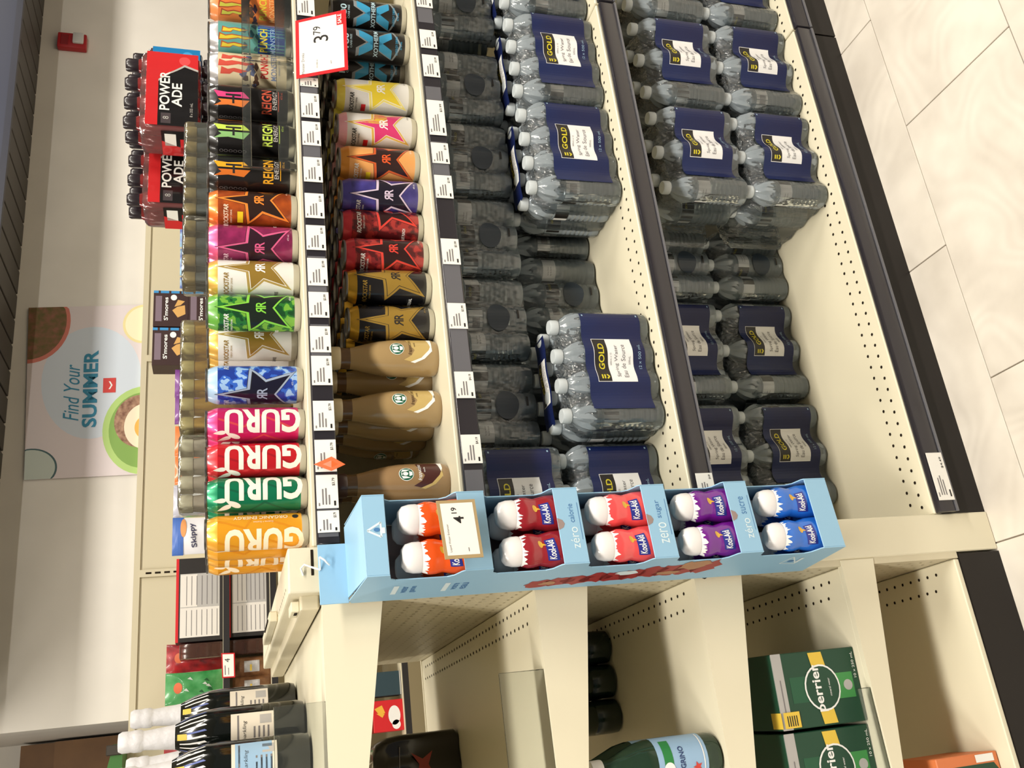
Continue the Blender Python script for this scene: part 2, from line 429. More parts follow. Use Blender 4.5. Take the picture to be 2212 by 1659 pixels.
# clear plastic edge fences standing on the end shelves
acr = clear('clear_acrylic', (244, 246, 245), (190, 196, 190), .03, .05)
for i, (z, xa, h) in enumerate(((1.307, .10, .075), (.963, .115, .075), (.366, .03, .026))):
    g = G(); g.rbox(XL+.02, xa, .004, .007, z, z+h, acr, .001, 1)
    tag(g.build('shelf_fence'), ['clear plastic edge fence on the end shelf under the wine bottles', 'clear plastic edge fence beside the black bottle pack', 'clear plastic edge fence in front of the green cartons'][i], 'shelf fence')

# ================================================================ price tags in the rails
def tag_mesh(price, seed, pw=.056, ph=.034):
    rnd = random.Random(seed); g = G(); g.box(0, pw, 0, .0008, 0, ph, paper); body = g.mesh('price_tag')
    p = Print(); p.text(price, 44, 6.5, 5, ink, 1, bold=.01)
    p.rect(4, 12, 4, 7, ink, 1)
    for k in range(3):
        n_ = rnd.uniform(14, 30); p.rect(6, 6+n_, 13+k*5.0, 15.2+k*5.0, inkg, 1)
    p.rect(4, 9, 29, 31, inkg, 1)
    q = G(); p.lay(q, flat(0, .0003)); return body, q.mesh('tag_print')
TAGS = {k: tag_mesh(v, i) for i, (k, v) in enumerate({'a': '$3.99', 'b': '$3.79', 'c': '$4.19', 'd': '$4.49'}.items())}
def ptag(y0, y1, z, kind, label, group, yp=-.0125, h=1.):
    zc = z-.025; X1 = px(0, y0, 1, yp); 
    # the rail's image row at that column: intersect the ray family by bisection on photo x
    def xat(yy):
        lo, hi = 0., 2212.
        for _ in range(40):
            mid = (lo+hi)/2
            if px(mid, yy, 1, yp).z > zc: lo = mid
            else: hi = mid
        return px(lo, yy, 1, yp).x
    xa, xb = xat(y1), xat(y0)
    b, q = TAGS[kind]
    o = bpy.data.objects.new('price_tag', b); COL.objects.link(o); o.location = (xa, yp-.0006, z-.042); o.scale = ((xb-xa)/.056, 1, h)
    tag(o, label, 'price tag', group)
    c = bpy.data.objects.new('tag_print', q); COL.objects.link(c); c.parent = o
T1 = [(-20, 34, 'a'), (168, 187, 'a'), (202, 254, 'a'), (263, 314, 'a'), (340, 393, 'a'), (418, 471, 'a'), (487, 540, 'a'), (558, 617, 'a'), (631, 686, 'a'), (705, 761, 'a'),
      (769, 832, 'a'), (866, 930, 'b'), (950, 1019, 'b'), (1026, 1098, 'b'), (1103, 1150, 'b')]
N1 = ['orange punch can', 'cream punch can', 'pink and orange emblem can', 'lime emblem can', 'gold emblem can', 'orange star can', 'magenta star can',
      'white and gold star can', 'green camouflage star can', 'silver gap between star cans', 'blue camouflage star can', 'pink can with white letters', 'red can with white letters', 'green can with white letters', 'yellow cans']
for (y0, y1, k), n_ in zip(T1, N1):
    ptag(y0, y1, Z1, k, 'white price tag in the top rail below the ' + n_, 'price tags in the top rail')
T2 = [(-30, 16, 'a'), (65, 104, 'a'), (119, 166, 'a'), (217, 292, 'a'), (309, 353, 'a'), (379, 428, 'a'), (516, 571, 'a'), (655, 710, 'a'), (803, 860, 'c'), (939, 1001, 'c')]
N2 = ['last X can', 'front X can', 'X can that stands back', 'two white star cans', 'white can with pink star', 'peach star can', 'red star can standing back', 'two gold star cans',
      'first pair of coffee bottles', 'dark gap beside the coffee bottles']
for (y0, y1, k), n_ in zip(T2, N2):
    ptag(y0, y1, Z2, k, 'white price tag in the second rail below the ' + n_, 'price tags in the second rail')
ptag(1022, 1062, Z3, 'd', 'white price tag on the dark rail between the two water shelves', None, -.0152)
ptag(978, 1080, ZD, 'd', 'wide white price tag on the lowest rail just above the kick plate', None, -.0172, 1.1)
# ================================================================ water packs
water = clear('water_bottle_plastic', (222, 229, 232), (200, 212, 220), .42, .12, (55, .3, (1, 1, .5)), 1.6)
film = clear('shrink_film', (246, 249, 250), (186, 198, 204), .06, .14, (70, .6, (1, 1, .3)), 1.58)
film_top = clear('shrink_film_pleats', (244, 248, 250), (226, 232, 236), .09, .13, (150, 1., (1, 1, .2)), 1.85)
capm = mat('frosted_white_cap', (196, 204, 208), .4)
navyl = mat('navy_film_label', (12, 36, 88), .34, spec=.35, noise=((22, 24, 66), 5, .5))
gold = mat('yellow_letter', (214, 200, 40), .4); blackl = mat('label_black', (22, 18, 18), .35)
lblue = mat('pale_blue_letter', (150, 180, 205), .4); labw = mat('label_white', (240, 240, 240), .45); labg = mat('label_grey', (96, 96, 104), .5)
BR, BH, SP = .0300, .202, .0612
def bottle_meshes():
    n = 32; prof = [(.004, .004), (.020, .0), (.0275, .003), (.0298, .010)]
    z = .018
    while z < .088:
        prof += [(.0300, z), (.0300, z+.004), (.0282, z+.0065), (.0282, z+.008)]; z += .0105
    prof += [(.0296, .093), (.0292, .097), (.0292, .126), (.0298, .129), (.0286, .131), (.0300, .135), (.0300, .142), (.0282, .153), (.0235, .166), (.0175, .176), (.0128, .182), (.0122, .188)]
    g = G(); vs = []; fs = []
    for r, z in prof:
        fl_ = .11 if .15 < z < .18 else .04 if .14 < z < .15 else 0
        for i in range(n):
            a = 2*math.pi*i/n; q = r*(1+fl_*math.cos(8*a)); vs.append((q*math.cos(a), q*math.sin(a), z))
    for j in range(len(prof)-1):
        for i in range(n): a, b = j*n+i, j*n+(i+1) % n; fs.append((a, b, b+n, a+n))
    fs.append(tuple(range(n-1, -1, -1))); g.add(vs, fs, water); b = g.mesh('water_bottle', True)
    g = G(); g.lathe([(.0142, .185), (.0148, .187), (.0148, .199), (.0132, .202)], 14, capm); c = g.mesh('bottle_cap', True)
    g = G(); g.flat = True; r = .0296; sec = [(0, 62, blackl), (62, 170, labw), (170, 205, blackl), (205, 310, labw), (310, 360, blackl)]
    for a0, a1, m in sec:
        k = max(2, int((a1-a0)/18)); vs = []; fs = []
        for i in range(k+1):
            t_ = R(a0+(a1-a0)*i/k); vs += [(r*math.cos(t_), r*math.sin(t_), .097), (r*math.cos(t_), r*math.sin(t_), .127)]
        for i in range(k): fs.append((2*i, 2*i+2, 2*i+3, 2*i+1))
        g.add(vs, fs, m)
    p = Print(); p.text('GOLD', 16, 118, 5, gold, 2)
    p.text('Spring Water', 56, 115, 3, labg, 2, w=20).text('Eau de Source', 56, 109, 3, labg, 2, w=20)
    for i in range(9): p.rect(122+i*2.6, 123.4+i*2.6, 103, 119, inkg, 2)
    p.lay(g, lambda a, z, l: ((r+.0002*l)*math.cos(a/.0296), (r+.0002*l)*math.sin(a/.0296), z), .006)
    return b, c, g.mesh('bottle_label')
BM, CM, LM = bottle_meshes()
def layout(kind):
    """bottle centres (x, y), front row first, and the wave of the wrapped front"""
    if kind == 'grid4': return [((i-1.5)*SP, (j-1)*SP) for j in range(3) for i in range(4)]
    if kind == 'grid3': return [((i-1)*SP, (j-1.5)*SP) for j in range(4) for i in range(3)]
    sx = .093; dy = .0405; P_ = []
    for j, k in enumerate((3, 2, 3, 2, 2)):
        for i in range(k): P_.append(((i-(k-1)/2)*sx, (j-2)*dy))
    return P_
def pack_proto(kind):
    pts = layout(kind); hw = max(p[0] for p in pts)+BR+.0015; hd = max(p[1] for p in pts)+BR+.0015
    sx = .093 if kind == 'stag' else SP; amp = .021 if kind == 'stag' else .0075; x00 = pts[0][0]
    def front(a):
        t_ = min(max(a, -hw+BR), hw-BR); e = max(0, abs(a)-(hw-BR)); 
        return -hd+amp*(1-math.cos(2*math.pi*(t_-x00)/sx))/2+(BR-math.sqrt(max(0, BR*BR-e*e)))
    side_n = max(2, round(2*hd/SP))
    con = []
    NX = 60
    for i in range(NX+1): a = -hw+2*hw*i/NX; con.append((a, front(a)))
    for i in range(1, 20):
        b = -hd+2*hd*i/20; e = max(0, abs(b)-(hd-BR)); con.append((hw-.005*(1-math.cos(2*math.pi*side_n*(b+hd)/(2*hd)))/2-(BR-math.sqrt(BR*BR-e*e)), b))
    for i in range(NX+1): a = hw-2*hw*i/NX; con.append((a, -front(a) if kind != 'stag' else hd-.004))
    for i in range(1, 20):
        b = hd-2*hd*i/20; e = max(0, abs(b)-(hd-BR)); con.append((-hw+.005*(1-math.cos(2*math.pi*side_n*(b+hd)/(2*hd)))/2+(BR-math.sqrt(BR*BR-e*e)), b))
    lev = [(.001, .012), (.006, .002), (.03, 0), (.07, .0006), (.11, .0), (.142, .0005), (.150, .003), (.157, .007), (.164, .011), (.170, .015), (.176, .020), (.180, .026), (.183, .031)]
    rnd = random.Random(3); vs = []; fs = []; n = len(con)
    for k, (z, ins) in enumerate(lev):
        for i, (a, b) in enumerate(con):
            wv = .0012*math.sin(i*1.9+k)+rnd.uniform(-.0022, .0022) if k > 5 else rnd.uniform(-.0004, .0004)
            vs.append((a*(1-(ins+wv)/hw), b*(1-(ins+wv)/hd), z+(rnd.uniform(-.0025, .0025) if k > 5 else 0)))
    for k in range(len(lev)-1):
        for i in range(n): a, b = k*n+i, k*n+(i+1) % n; fs.append((a, b, b+n, a+n))
    # crinkled film over the top between the necks
    g = G(); kk = 6*n; g.add(vs, fs[:kk], film); g.ms.append(film_top)
    for f_ in fs[kk:]: g.f.append(list(f_)); g.mi.append(1)
    NU, NV = 26, 20; tv = []; tf = []
    for j in range(NV+1):
        for i in range(NU+1):
            x = (-hw+.031)+(2*hw-.062)*i/NU; y = (-hd+.031)+(2*hd-.062)*j/NV
            tv.append((x, y, .181+rnd.uniform(-.0035, .0035)))
    for j in range(NV):
        for i in range(NU): a = j*(NU+1)+i; tf.append((a, a+1, a+NU+2, a+NU+1))
    g.add(tv, tf, film_top); fm = g.mesh('shrink_wrap', True)
    # printed front panel following the wave
    lw, ls = (hw-.023, .011) if kind == 'grid4' else (hw-.036, .018) if kind == 'stag' else (0, 0)
    p = Print()
    if lw:
        w_ = lw*1000; sh = 0
        p.rect(-w_, w_, 24, 149, navyl, 0)
        a = w_*.46
        p.rect(-a, a, 50, 131, labw, 1).rect(-a+1, a-1, 103, 130, blackl, 2)
        p.text('GOLD', a*.18, 116, 12, gold, 3, bold=.02, w=a*1.15)
        p.line([(-a*.86, 121), (-a*.66, 121)], 3, gold, 3).line([(-a*.86, 116), (-a*.66, 116)], 3, gold, 3).line([(-a*.86, 111.5), (-a*.76, 107), (-a*.66, 111.5)], 3, gold, 3)
        p.text('500mL x 12', a*.05, 97, 3.4, inkg, 3)
        p.text('Spring Water', -a*.05, 85, 9, inkg, 3, w=a*1.45).text('Eau de Source', -a*.05, 71, 9, inkg, 3, w=a*1.5).text('500mL', 0, 58, 4, inkg, 3)
        p.text('12 x 500 mL', w_*.08, 36, 6, lblue, 3, w=w_*.5).rect(w_-8, w_-4, 28, 31, lblue, 3).rect(w_-8, w_-4, 142, 145, lblue, 3)
        pass
        gg = G(); p.lay(gg, lambda a_, z, l: (a_+ls, front(a_+ls)-.0014-.00022*l, z), .006); pm = gg.mesh('printed_panel')
    else:
        # end view: dark oval carry opening with its slot
        gg = G(); p.oval(-6, 66, 30, 24, mat('pack_opening_dark', (44, 56, 70), .4), 0).rect(-10, 10, 22, 26, blackl, 1)
        p.lay(gg, lambda a_, z, l: (a_, front(a_)-.0014-.00022*l, z), .006); pm = gg.mesh('carry_opening')
    # printed strip across the top
    q = Print(); w_ = min(hw-.03, .10)*1000
    q.rect(-w_, w_, -26, 26, navyl, 0).rect(-w_*.5, w_*.5, -18, 20, labw, 1).rect(-w_*.49, w_*.49, 4, 19, blackl, 2).text('GOLD', w_*.1, 11, 8, gold, 3, w=w_*.6)
    q.text('Spring Water', 0, -4, 5, inkg, 3, w=w_*.7).text('Eau de Source', 0, -11, 5, inkg, 3, w=w_*.7)
    hg = G(); q.lay(hg, lambda x, y, l: (x, y, .2035+.0012*math.sin(x*70)+.0002*l), .01); hm = hg.mesh('top_print')
    return pts, fm, pm, hm, hw, hd
PK = {k: pack_proto(k) for k in ('grid4', 'grid3', 'stag')}
def pack(kind, xc, yf, z, label, group='wrapped packs of bottled water', rz=0, top=True, seed=0):
    pts, fm, pm, hm, hw, hd = PK[kind]; rnd = random.Random(seed+int(xc*1000))
    t = thing('water_pack', label, 'water pack', (xc, yf+hd, z), rz, group)
    def ch(nm, me, par):
        o = bpy.data.objects.new(nm, me); COL.objects.link(o); o.parent = par; return o
    for x, y in pts:
        b = ch('water_bottle', BM, t); b.location = (x+rnd.uniform(-.0006, .0006), y, .0015); b.rotation_euler = (0, 0, rnd.uniform(0, 6.28))
        ch('bottle_cap', CM, b); ch('bottle_label', LM, b)
    f_ = ch('shrink_wrap', fm, t); ch('printed_panel' if kind != 'grid3' else 'carry_opening', pm, t)
    if top: ch('top_print', hm, t)
    return t
SH = .2035                                          # one layer of packs
# middle water shelf, lower layer
pack('grid4', .405, .090, Z3, 'water pack on the upper water shelf right behind the blue drink-mix tray', top=False)
pack('grid4', .6575, .028, Z3, 'lone water pack at the edge of the upper water shelf beside a bare cream patch')
pack('grid4', 1.166, .030, Z3, 'water pack on the upper water shelf, end bottles showing beside the bare patch')
pack('grid4', 1.4135, .028, Z3, 'water pack at the upper water shelf edge just short of the rail joint')
pack('grid4', 1.665, .030, Z3, 'water pack at the upper water shelf edge past the rail joint')
pack('grid3', .925, .225, Z3, 'water pack seen end-on, set back behind the bare patch of the upper water shelf')
pack('grid3', 1.117, .235, Z3, 'water pack seen end-on, hidden behind the front pack beside the bare patch', top=False)
pack('grid4', 1.38, .225, Z3, 'water pack in the back row behind the pack near the rail joint', top=False)
pack('grid4', .67, .245, Z3, 'water pack in the back row behind the lone front pack', top=False)
# middle water shelf, upper layer
pack('grid4', .400, .080, Z3+SH, 'water pack stacked on another on the upper water shelf, half behind the blue tray')
for i, x in enumerate((.640, .828, 1.016, 1.204, 1.392, 1.62)):
    pack('grid3', x, .168-.012*i, Z3+SH, 'shaded end-on water pack under the second rail, ' + ('beside the upper pack by the blue tray', 'behind the lone front pack', 'above the bare patch', 'above the pack edging the bare patch', 'above the pack short of the rail joint', 'above the pack past the rail joint')[i], 'end-on packs in the shaded upper layer', top=False, seed=i)
# lowest shelf, lower layer on the deck
pack('stag', 1.195, .030, ZD, 'bottom water pack of the front stack beside the empty base deck', top=False)
pack('stag', 1.452, .028, ZD, 'bottom water pack of the front base-deck stack near the rail joint', top=False)
pack('stag', 1.712, .028, ZD, 'water pack on the base deck past the rail joint', top=False)
pack('stag', .815, .266, ZD, 'water pack pushed back on the base deck behind the empty cream floor', top=False)
pack('stag', .552, .264, ZD, 'water pack pushed back on the base deck nearest the blue tray', top=False)
pack('grid3', 1.038, .250, ZD, 'shaded water pack end-on at the back of the base deck behind the front stack', top=False)
# lowest shelf, upper layer
pack('grid3', 1.035, .250, ZD+SH, 'shaded water pack end-on, upper of the pair behind the front stack', top=False)
pack('stag', 1.195, .036, ZD+SH, 'water pack on top of the front stack beside the empty deck')
pack('stag', 1.453, .034, ZD+SH, 'water pack on top of the front stack near the rail joint')
pack('stag', 1.713, .034, ZD+SH, 'water pack on top of the stack past the rail joint')
pack('stag', .815, .268, ZD+SH, 'water pack on top of the pushed-back stack behind the empty deck')
pack('stag', .552, .266, ZD+SH, 'water pack on top of the pushed-back stack nearest the blue tray')
# ================================================================ drink cans and coffee bottles
alu = mat('bare_aluminium', (190, 188, 182), .28, 1.)
lidm = mat('can_lid_metal', (150, 148, 145), .3, 1.)
CH = .162
def can_proto(r, body, neck, art, tabm=None, h=CH, step=.006):
    """meshes of one can design: body, neck, base, lid, tab, print"""
    n = 28; M_ = {}
    g = G(); g.lathe([(r-.0005, .012), (r, .015), (r, h-.020)], n, body); M_['can_body'] = g.mesh('can_body', True)
    g = G(); g.lathe([(r, h-.020), (r-.0012, h-.015), (r-.0055, h-.0045)], n, neck); M_['can_neck'] = g.mesh('can_neck', True)
    g = G(); g.lathe([(r-.010, .003), (r-.007, 0), (r-.004, .002), (r-.0005, .012)], n, alu); M_['can_base'] = g.mesh('can_base', True)
    g = G(); g.lathe([(r-.0055, h-.0045), (r-.0040, h-.003), (r-.0042, h-.0003), (r-.0062, h), (r-.0072, h-.004), (.001, h-.005)], n, lidm); M_['can_lid'] = g.mesh('can_lid', True)
    g = G(); g.rbox(-.008, .008, -.012, .011, h-.0045, h-.003, tabm or lidm, .0007, 1); M_['pull_tab'] = g.mesh('pull_tab')
    g = G(); p = Print(); art(p); p.lay(g, cyl(r), step); M_['can_print'] = g.mesh('can_print', True)
    return M_
def put(name, meshes, label, cat, loc, rz, group=None, tilt=None):
    t = thing(name, label, cat, loc, rz, group)
    for k, me in meshes.items():
        o = bpy.data.objects.new(k, me); COL.objects.link(o); o.parent = t
    return t
def C(n, c, rough=.28, metal=.0, coat=.4, **k): return mat(n, c, rough, metal, .5, coat, **k)
def star(s=1., cx=0, cz=68, k=1.):
    P_ = [(0, 138), (9.5, 92), (46, 88), (23, 64), (37, 20), (0, 49), (-37, 20), (-23, 64), (-46, 88), (-9.5, 92)]
    return [((x*s)+cx, (z-cz)*s+cz) for x, z in P_]
def rock(fill, line, edge, rr, word, extra=None, flav='', fm=None):
    def art(p):
        p.poly(star(1.15), edge, 1).poly(star(1.11), line, 2).poly(star(.92), edge, 3).poly(star(.87), fill, 4)
        p.text('R', -5.4, 70, 17, rr, 5, bold=.012, mirror=True, w=10.5).text('R', 6.2, 70, 17, rr, 5, bold=.012, w=10.5)
        for cx in (-34, 68): p.text('ROCKSTAR', cx, 128, 8.5, word, 5, bold=.02, shear=.25, w=44)
        p.text('ENERGY DRINK', -34, 119, 3.2, word, 5, w=26).text('473 mL', 22, 20, 3, word, 5)
        if flav: p.text(flav, -58, 42, 6, fm or word, 5, rot=0, bold=.015, w=26); p.text(flav, 62, 42, 6, fm or word, 5, bold=.015, w=26)
        # back of the can: nutrition panel and bar code
        p.rect(84, 100, 22, 96, white, 2)
        for i in range(11): p.rect(86, 98, 28+i*6, 29.6+i*6, ink, 3)
        if extra: extra(p)
    return art
K = ink
wht = C('white_can', (226, 226, 222)); goldp = C('gold_print', (176, 142, 62), .35, .5); gline = C('gold_line', (196, 168, 96), .35, .4)
DS = {}
DS['rs_blue'] = can_proto(.033, camo('blue_camouflage', (30, 58, 150), (52, 98, 196), (150, 186, 230), 62), C('ice_blue_neck', (168, 200, 228)), rock(C('midnight', (18, 18, 40)), C('steel_line', (150, 165, 190)), K, C('steel_line', (150, 165, 190)), C('pale_word', (206, 216, 232)), None, 'Blue Raspberry', white), C('black_tab', (20, 20, 24)))
DS['rs_silver'] = can_proto(.033, wht, C('gold_neck', (226, 178, 84), .3, .3), rock(goldp, gline, white, white, goldp, None, 'SUGAR FREE', K), C('gold_tab', (220, 180, 90), .3, .6))
DS['rs_green'] = can_proto(.033, camo('green_camouflage', (18, 72, 36), (40, 114, 48), (112, 172, 60), 62), C('lime_neck', (104, 172, 66)), rock(C('dark_forest', (22, 34, 26)), C('lime_line', (128, 206, 70)), K, C('lime_line', (128, 206, 70)), white, None, 'UNSWEETENED', white), C('lime_tab', (150, 214, 110)))
DS['rs_pink'] = can_proto(.033, C('magenta_can', (150, 40, 92), noise=((112, 28, 70), 40, .3)), C('pink_neck', (226, 96, 150), .3, .3), rock(C('plum_black', (46, 20, 34)), C('rose_line', (214, 92, 140)), K, C('rose_line', (214, 92, 140)), C('rose_word', (236, 200, 214)), None, 'GUAVA', white), C('silver_tab', (206, 206, 210), .25, .8))
DS['rs_orange'] = can_proto(.033, C('burnt_orange_can', (178, 82, 30), noise=((132, 54, 20), 40, .3)), C('orange_neck', (236, 126, 48), .3, .3), rock(C('brown_black', (44, 26, 20)), C('orange_line', (240, 136, 52)), K, C('orange_line', (240, 136, 52)), C('peach_word', (250, 222, 196)), lambda p: p.rect(-46, -24, 98, 108, C('yellow_patch', (240, 206, 40)), 5), '', white), C('silver_tab', (206, 206, 210), .25, .8))
def reign(c1, c2, c3):
    def art(p):
        for cx in (0,):
            p.poly([(cx-2, 142), (cx-15, 150), (cx-12, 124), (cx-15, 96), (cx-2, 84)], c1, 1)
            p.poly([(cx+2, 142), (cx+15, 150), (cx+12, 124), (cx+15, 96), (cx+2, 84)], c2, 1)
            p.poly([(cx-15, 150), (cx-7, 136), (cx-2, 142)], K, 2).rect(cx+5, cx+9, 100, 128, K, 2).rect(cx-9, cx+5, 112, 116, K, 2)
            p.text('REIGN', cx, 52, 19, c3, 1, bold=.02, w=50).text('ENERGY', cx+4, 37, 8, C('reign_grey', (196, 190, 186)), 1, w=38, bold=.01).rect(cx-18, cx+24, 29, 30.5, c3, 1)
            p.text('473 mL', cx+14, 24, 4, c3, 1)
        for i in range(3): p.text('OO', -40+0*i, 132-i*17, 7, inkg, 1, rot=90)
    return art
bk = C('black_can', (24, 22, 22), .3)
lime = C('lime_print', (196, 220, 90)); amber = C('amber_print', (226, 164, 40)); rosep = C('hot_pink_print', (216, 70, 130)); coral = C('coral_print', (196, 84, 62))
DS['rg_gold'] = can_proto(.033, bk, bk, reign(C('orange_shade', (206, 110, 40)), amber, amber), C('gold_tab', (220, 180, 90), .3, .6))
DS['rg_lime'] = can_proto(.033, bk, bk, reign(C('mint_shade', (140, 190, 120)), lime, lime), C('gold_tab', (220, 180, 90), .3, .6))
DS['rg_pink'] = can_proto(.033, bk, bk, reign(C('orange_print', (236, 130, 60)), rosep, coral), C('gold_tab', (220, 180, 90), .3, .6))
def monster(claw, edge, w1, w2, low, spots):
    def art(p):
        if low: p.rect(-103, 103, 14, 66, low, 0)
        for cx in (0,):
            for i, (x, zt, zb) in enumerate(((-15, 138, 84), (0, 142, 74), (15, 136, 84))):
                p.poly([(cx+x-7, zt), (cx+x+7, zt-2), (cx+x+3, zt-14), (cx+x+6, zt-26), (cx+x+2, zb), (cx+x-3, zb+16), (cx+x-1, zb+30), (cx+x-6, zt-18)], edge, 1)
                p.poly([(cx+x-5, zt-2), (cx+x+4, zt-4), (cx+x+1, zt-14), (cx+x+4, zt-26), (cx+x+1, zb+4), (cx+x-2, zb+18), (cx+x, zb+30), (cx+x-4, zt-18)], claw, 2)
            p.text('PUNCH', cx, 55, 15, w1, 2, bold=.02, w=48).text('MONSTER', cx, 37, 11, w2, 2, w=54, bold=.01).text('ENERGY + JUICE', cx, 26, 4, w2, 2)
        rnd = random.Random(len(spots)*7)
        for m in spots:
            for k in range(7):
                a, z = rnd.uniform(-60, 60), rnd.uniform(64, 96); p.poly([(a+rnd.uniform(3, 11)*math.cos(t_*.9), z+rnd.uniform(2, 9)*math.sin(t_*.9)) for t_ in range(7)], m, 1)
    return art
DS['mo_cream'] = can_proto(.033, C('cream_can', (220, 204, 170)), C('bright_silver', (214, 214, 218), .25, .6), monster(C('brick_red', (206, 84, 70)), C('brick_red', (206, 84, 70)), C('crimson', (196, 40, 44)), C('dusty_blue', (118, 132, 160)), None, (C('umber', (84, 60, 48)), C('slate_spot', (92, 100, 130)))))
DS['mo_blue'] = can_proto(.033, C('teal_can', (96, 160, 156)), C('bright_silver', (214, 214, 218), .25, .6), monster(C('straw_yellow', (214, 196, 60)), C('ember', (176, 84, 46)), C('straw_yellow', (214, 196, 60)), C('sky_word', (150, 176, 206)), C('deep_blue_low', (36, 66, 138)), (C('deep_teal', (38, 84, 96)),)))
DS['mo_orange'] = can_proto(.033, C('tangerine_can', (222, 124, 62)), C('orange_neck2', (230, 140, 80)), monster(C('olive_yellow', (190, 186, 70)), C('rust', (160, 60, 40)), C('straw_yellow', (214, 196, 60)), C('rust_word', (240, 176, 110)), None, (C('dark_violet', (62, 44, 66)), C('umber', (84, 60, 48)))))
def guru(letter, c2):
    def art(p):
        for cx in (0,):
            p.text('GURU', cx, 70, 46, letter, 2, rot=90, bold=.035, w=122)
            for k, (ax, az, rx, ry, ro) in enumerate(((-28, 118, 13, 6.5, 62), (-36, 132, 12, 6, 118), (-22, 139, 10, 5, 95))):
                p.poly([(cx+ax+(rx*math.cos(t_)*math.cos(R(ro))-ry*math.sin(t_)*abs(math.sin(t_/2))*math.sin(R(ro))), az+(rx*math.cos(t_)*math.sin(R(ro))+ry*math.sin(t_)*abs(math.sin(t_/2))*math.cos(R(ro)))) for t_ in [i*math.pi/9 for i in range(18)]], letter, 2)
        p.text('ORGANIC ENERGY', 44, 76, 8, letter, 2, rot=90, bold=.01, w=84).text('Guayusa + Guarana', 34.5, 72, 3.6, letter, 2, rot=90)
        p.oval(44, 22, 5, 5, K, 2)
        for i in range(5): p.line([(-90+i*36, 15), (-62+i*36, 60+i*9), (-84+i*36, 100), (-70+i*36, 141)], 3.4, c2, 1)
    return art
DS['gu_yellow'] = can_proto(.0285, C('marigold_can', (240, 166, 38), .3, .25), C('marigold_neck', (244, 176, 60), .3, .25), guru(C('cream_letter', (248, 232, 204)), C('amber_streak', (226, 146, 28), .35, .2)))
DS['gu_green'] = can_proto(.0285, C('emerald_can', (10, 122, 84), .3, .3), C('emerald_neck', (16, 140, 96), .3, .3), guru(C('cream_letter2', (236, 232, 222)), C('emerald_streak', (8, 96, 66), .35, .2)))
DS['gu_red'] = can_proto(.0285, C('scarlet_can', (206, 30, 42), .3, .3), C('scarlet_neck', (222, 48, 58), .3, .3), guru(C('cream_letter2', (236, 232, 222)), C('scarlet_streak', (170, 20, 34), .35, .2)))
DS['gu_pink'] = can_proto(.0285, C('fuchsia_can', (206, 34, 104), .3, .3), C('fuchsia_neck', (226, 60, 128), .3, .3), guru(C('cream_letter2', (236, 232, 222)), C('coral_streak', (214, 70, 80), .35, .2)))
# second shelf designs
DS['rs_lemon'] = can_proto(.033, C('pearl_can', (214, 212, 208)), C('lemon_neck', (232, 220, 96)), rock(C('lemon_fill', (232, 208, 60)), C('lemon_line', (236, 222, 130)), white, white, K, lambda p: p.rect(-52, -34, 100, 109, red, 5), '', K), C('silver_tab', (206, 206, 210), .25, .8))
DS['rs_punchwhite'] = can_proto(.033, C('pearl_can', (214, 212, 208)), C('blush_neck', (240, 176, 190)), rock(C('star_pink', (214, 60, 118)), C('gold_line2', (214, 176, 84)), white, white, K, lambda p: p.rect(-52, -34, 100, 109, red, 5).poly([(0, 128), (8, 90), (40, 84), (20, 62), (0, 62)], C('star_gold', (226, 184, 66)), 4), '', K), C('silver_tab', (206, 206, 210), .25, .8))
DS['rs_peach'] = can_proto(.033, C('peach_can', (226, 160, 92)), C('amber_neck', (226, 150, 60), .3, .3), rock(C('cocoa_black', (48, 28, 28)), C('rust_line', (206, 92, 44)), K, C('vermilion', (230, 92, 46)), white, lambda p: p.rect(-46, -28, 100, 109, C('yellow_patch', (240, 206, 40)), 5), '', white), C('white_tab', (230, 230, 228)))
DS['rs_purple'] = can_proto(.033, C('violet_can', (70, 62, 140), noise=((52, 46, 112), 40, .3)), C('violet_neck', (84, 78, 168), .3, .3), rock(C('ink_violet', (26, 22, 40)), C('lilac_line', (214, 196, 220)), K, C('lilac_line', (214, 196, 220)), white, None, 'GRAPE', white), C('white_tab', (230, 230, 228)))
DS['rs_red'] = can_proto(.033, camo('crimson_camouflage', (78, 18, 22), (122, 30, 34), (164, 50, 46), 62), C('rose_red_neck', (214, 60, 74), .3, .3), rock(C('maroon_black', (44, 18, 20)), C('red_line', (214, 66, 56)), K, C('red_line', (214, 66, 56)), white, None, 'FRUIT PUNCH', white), C('steel_tab', (150, 150, 154), .3, .9))
DS['rs_gold'] = can_proto(.033, C('jet_can', (18, 18, 22), .25), C('brass_neck', (222, 176, 60), .28, .7), rock(goldp, goldp, K, K, goldp, None, 'ORIGINAL', white), C('brass_tab', (236, 196, 90), .28, .8))
def xart(p):
    sky = C('cyan_print', (64, 160, 206)); rim = C('silver_rim', (140, 146, 150))
    for cx in (0,):
        for m, k, l in ((rim, 1.06, 1), (sky, 1., 2)):
            p.poly([(cx-30*k, 112*k-4), (cx-12*k, 112*k-4), (cx+31*k, 40), (cx+12*k, 40)], m, l); p.poly([(cx+30*k, 112*k-4), (cx+12*k, 112*k-4), (cx-31*k, 40), (cx-12*k, 40)], m, l)
        p.rect(cx-34, cx+34, 67, 80, K, 3).text('XOTHERM', cx, 73.5, 9, C('ice_word', (190, 220, 232)), 4, bold=.02, w=58)
        p.text('180', cx, 136, 13, C('ice_word', (190, 220, 232)), 3, bold=.02, w=30).text('CARB FREE', cx, 125, 4, C('ice_word', (190, 220, 232)), 3)
        p.text('ENERGY DRINK', cx, 30, 5, sky, 3, w=40).text('473 mL', cx, 21, 4, sky, 3).poly([(cx-34, 40), (cx, 24), (cx+34, 40), (cx+34, 36), (cx, 20), (cx-34, 36)], rim, 1)
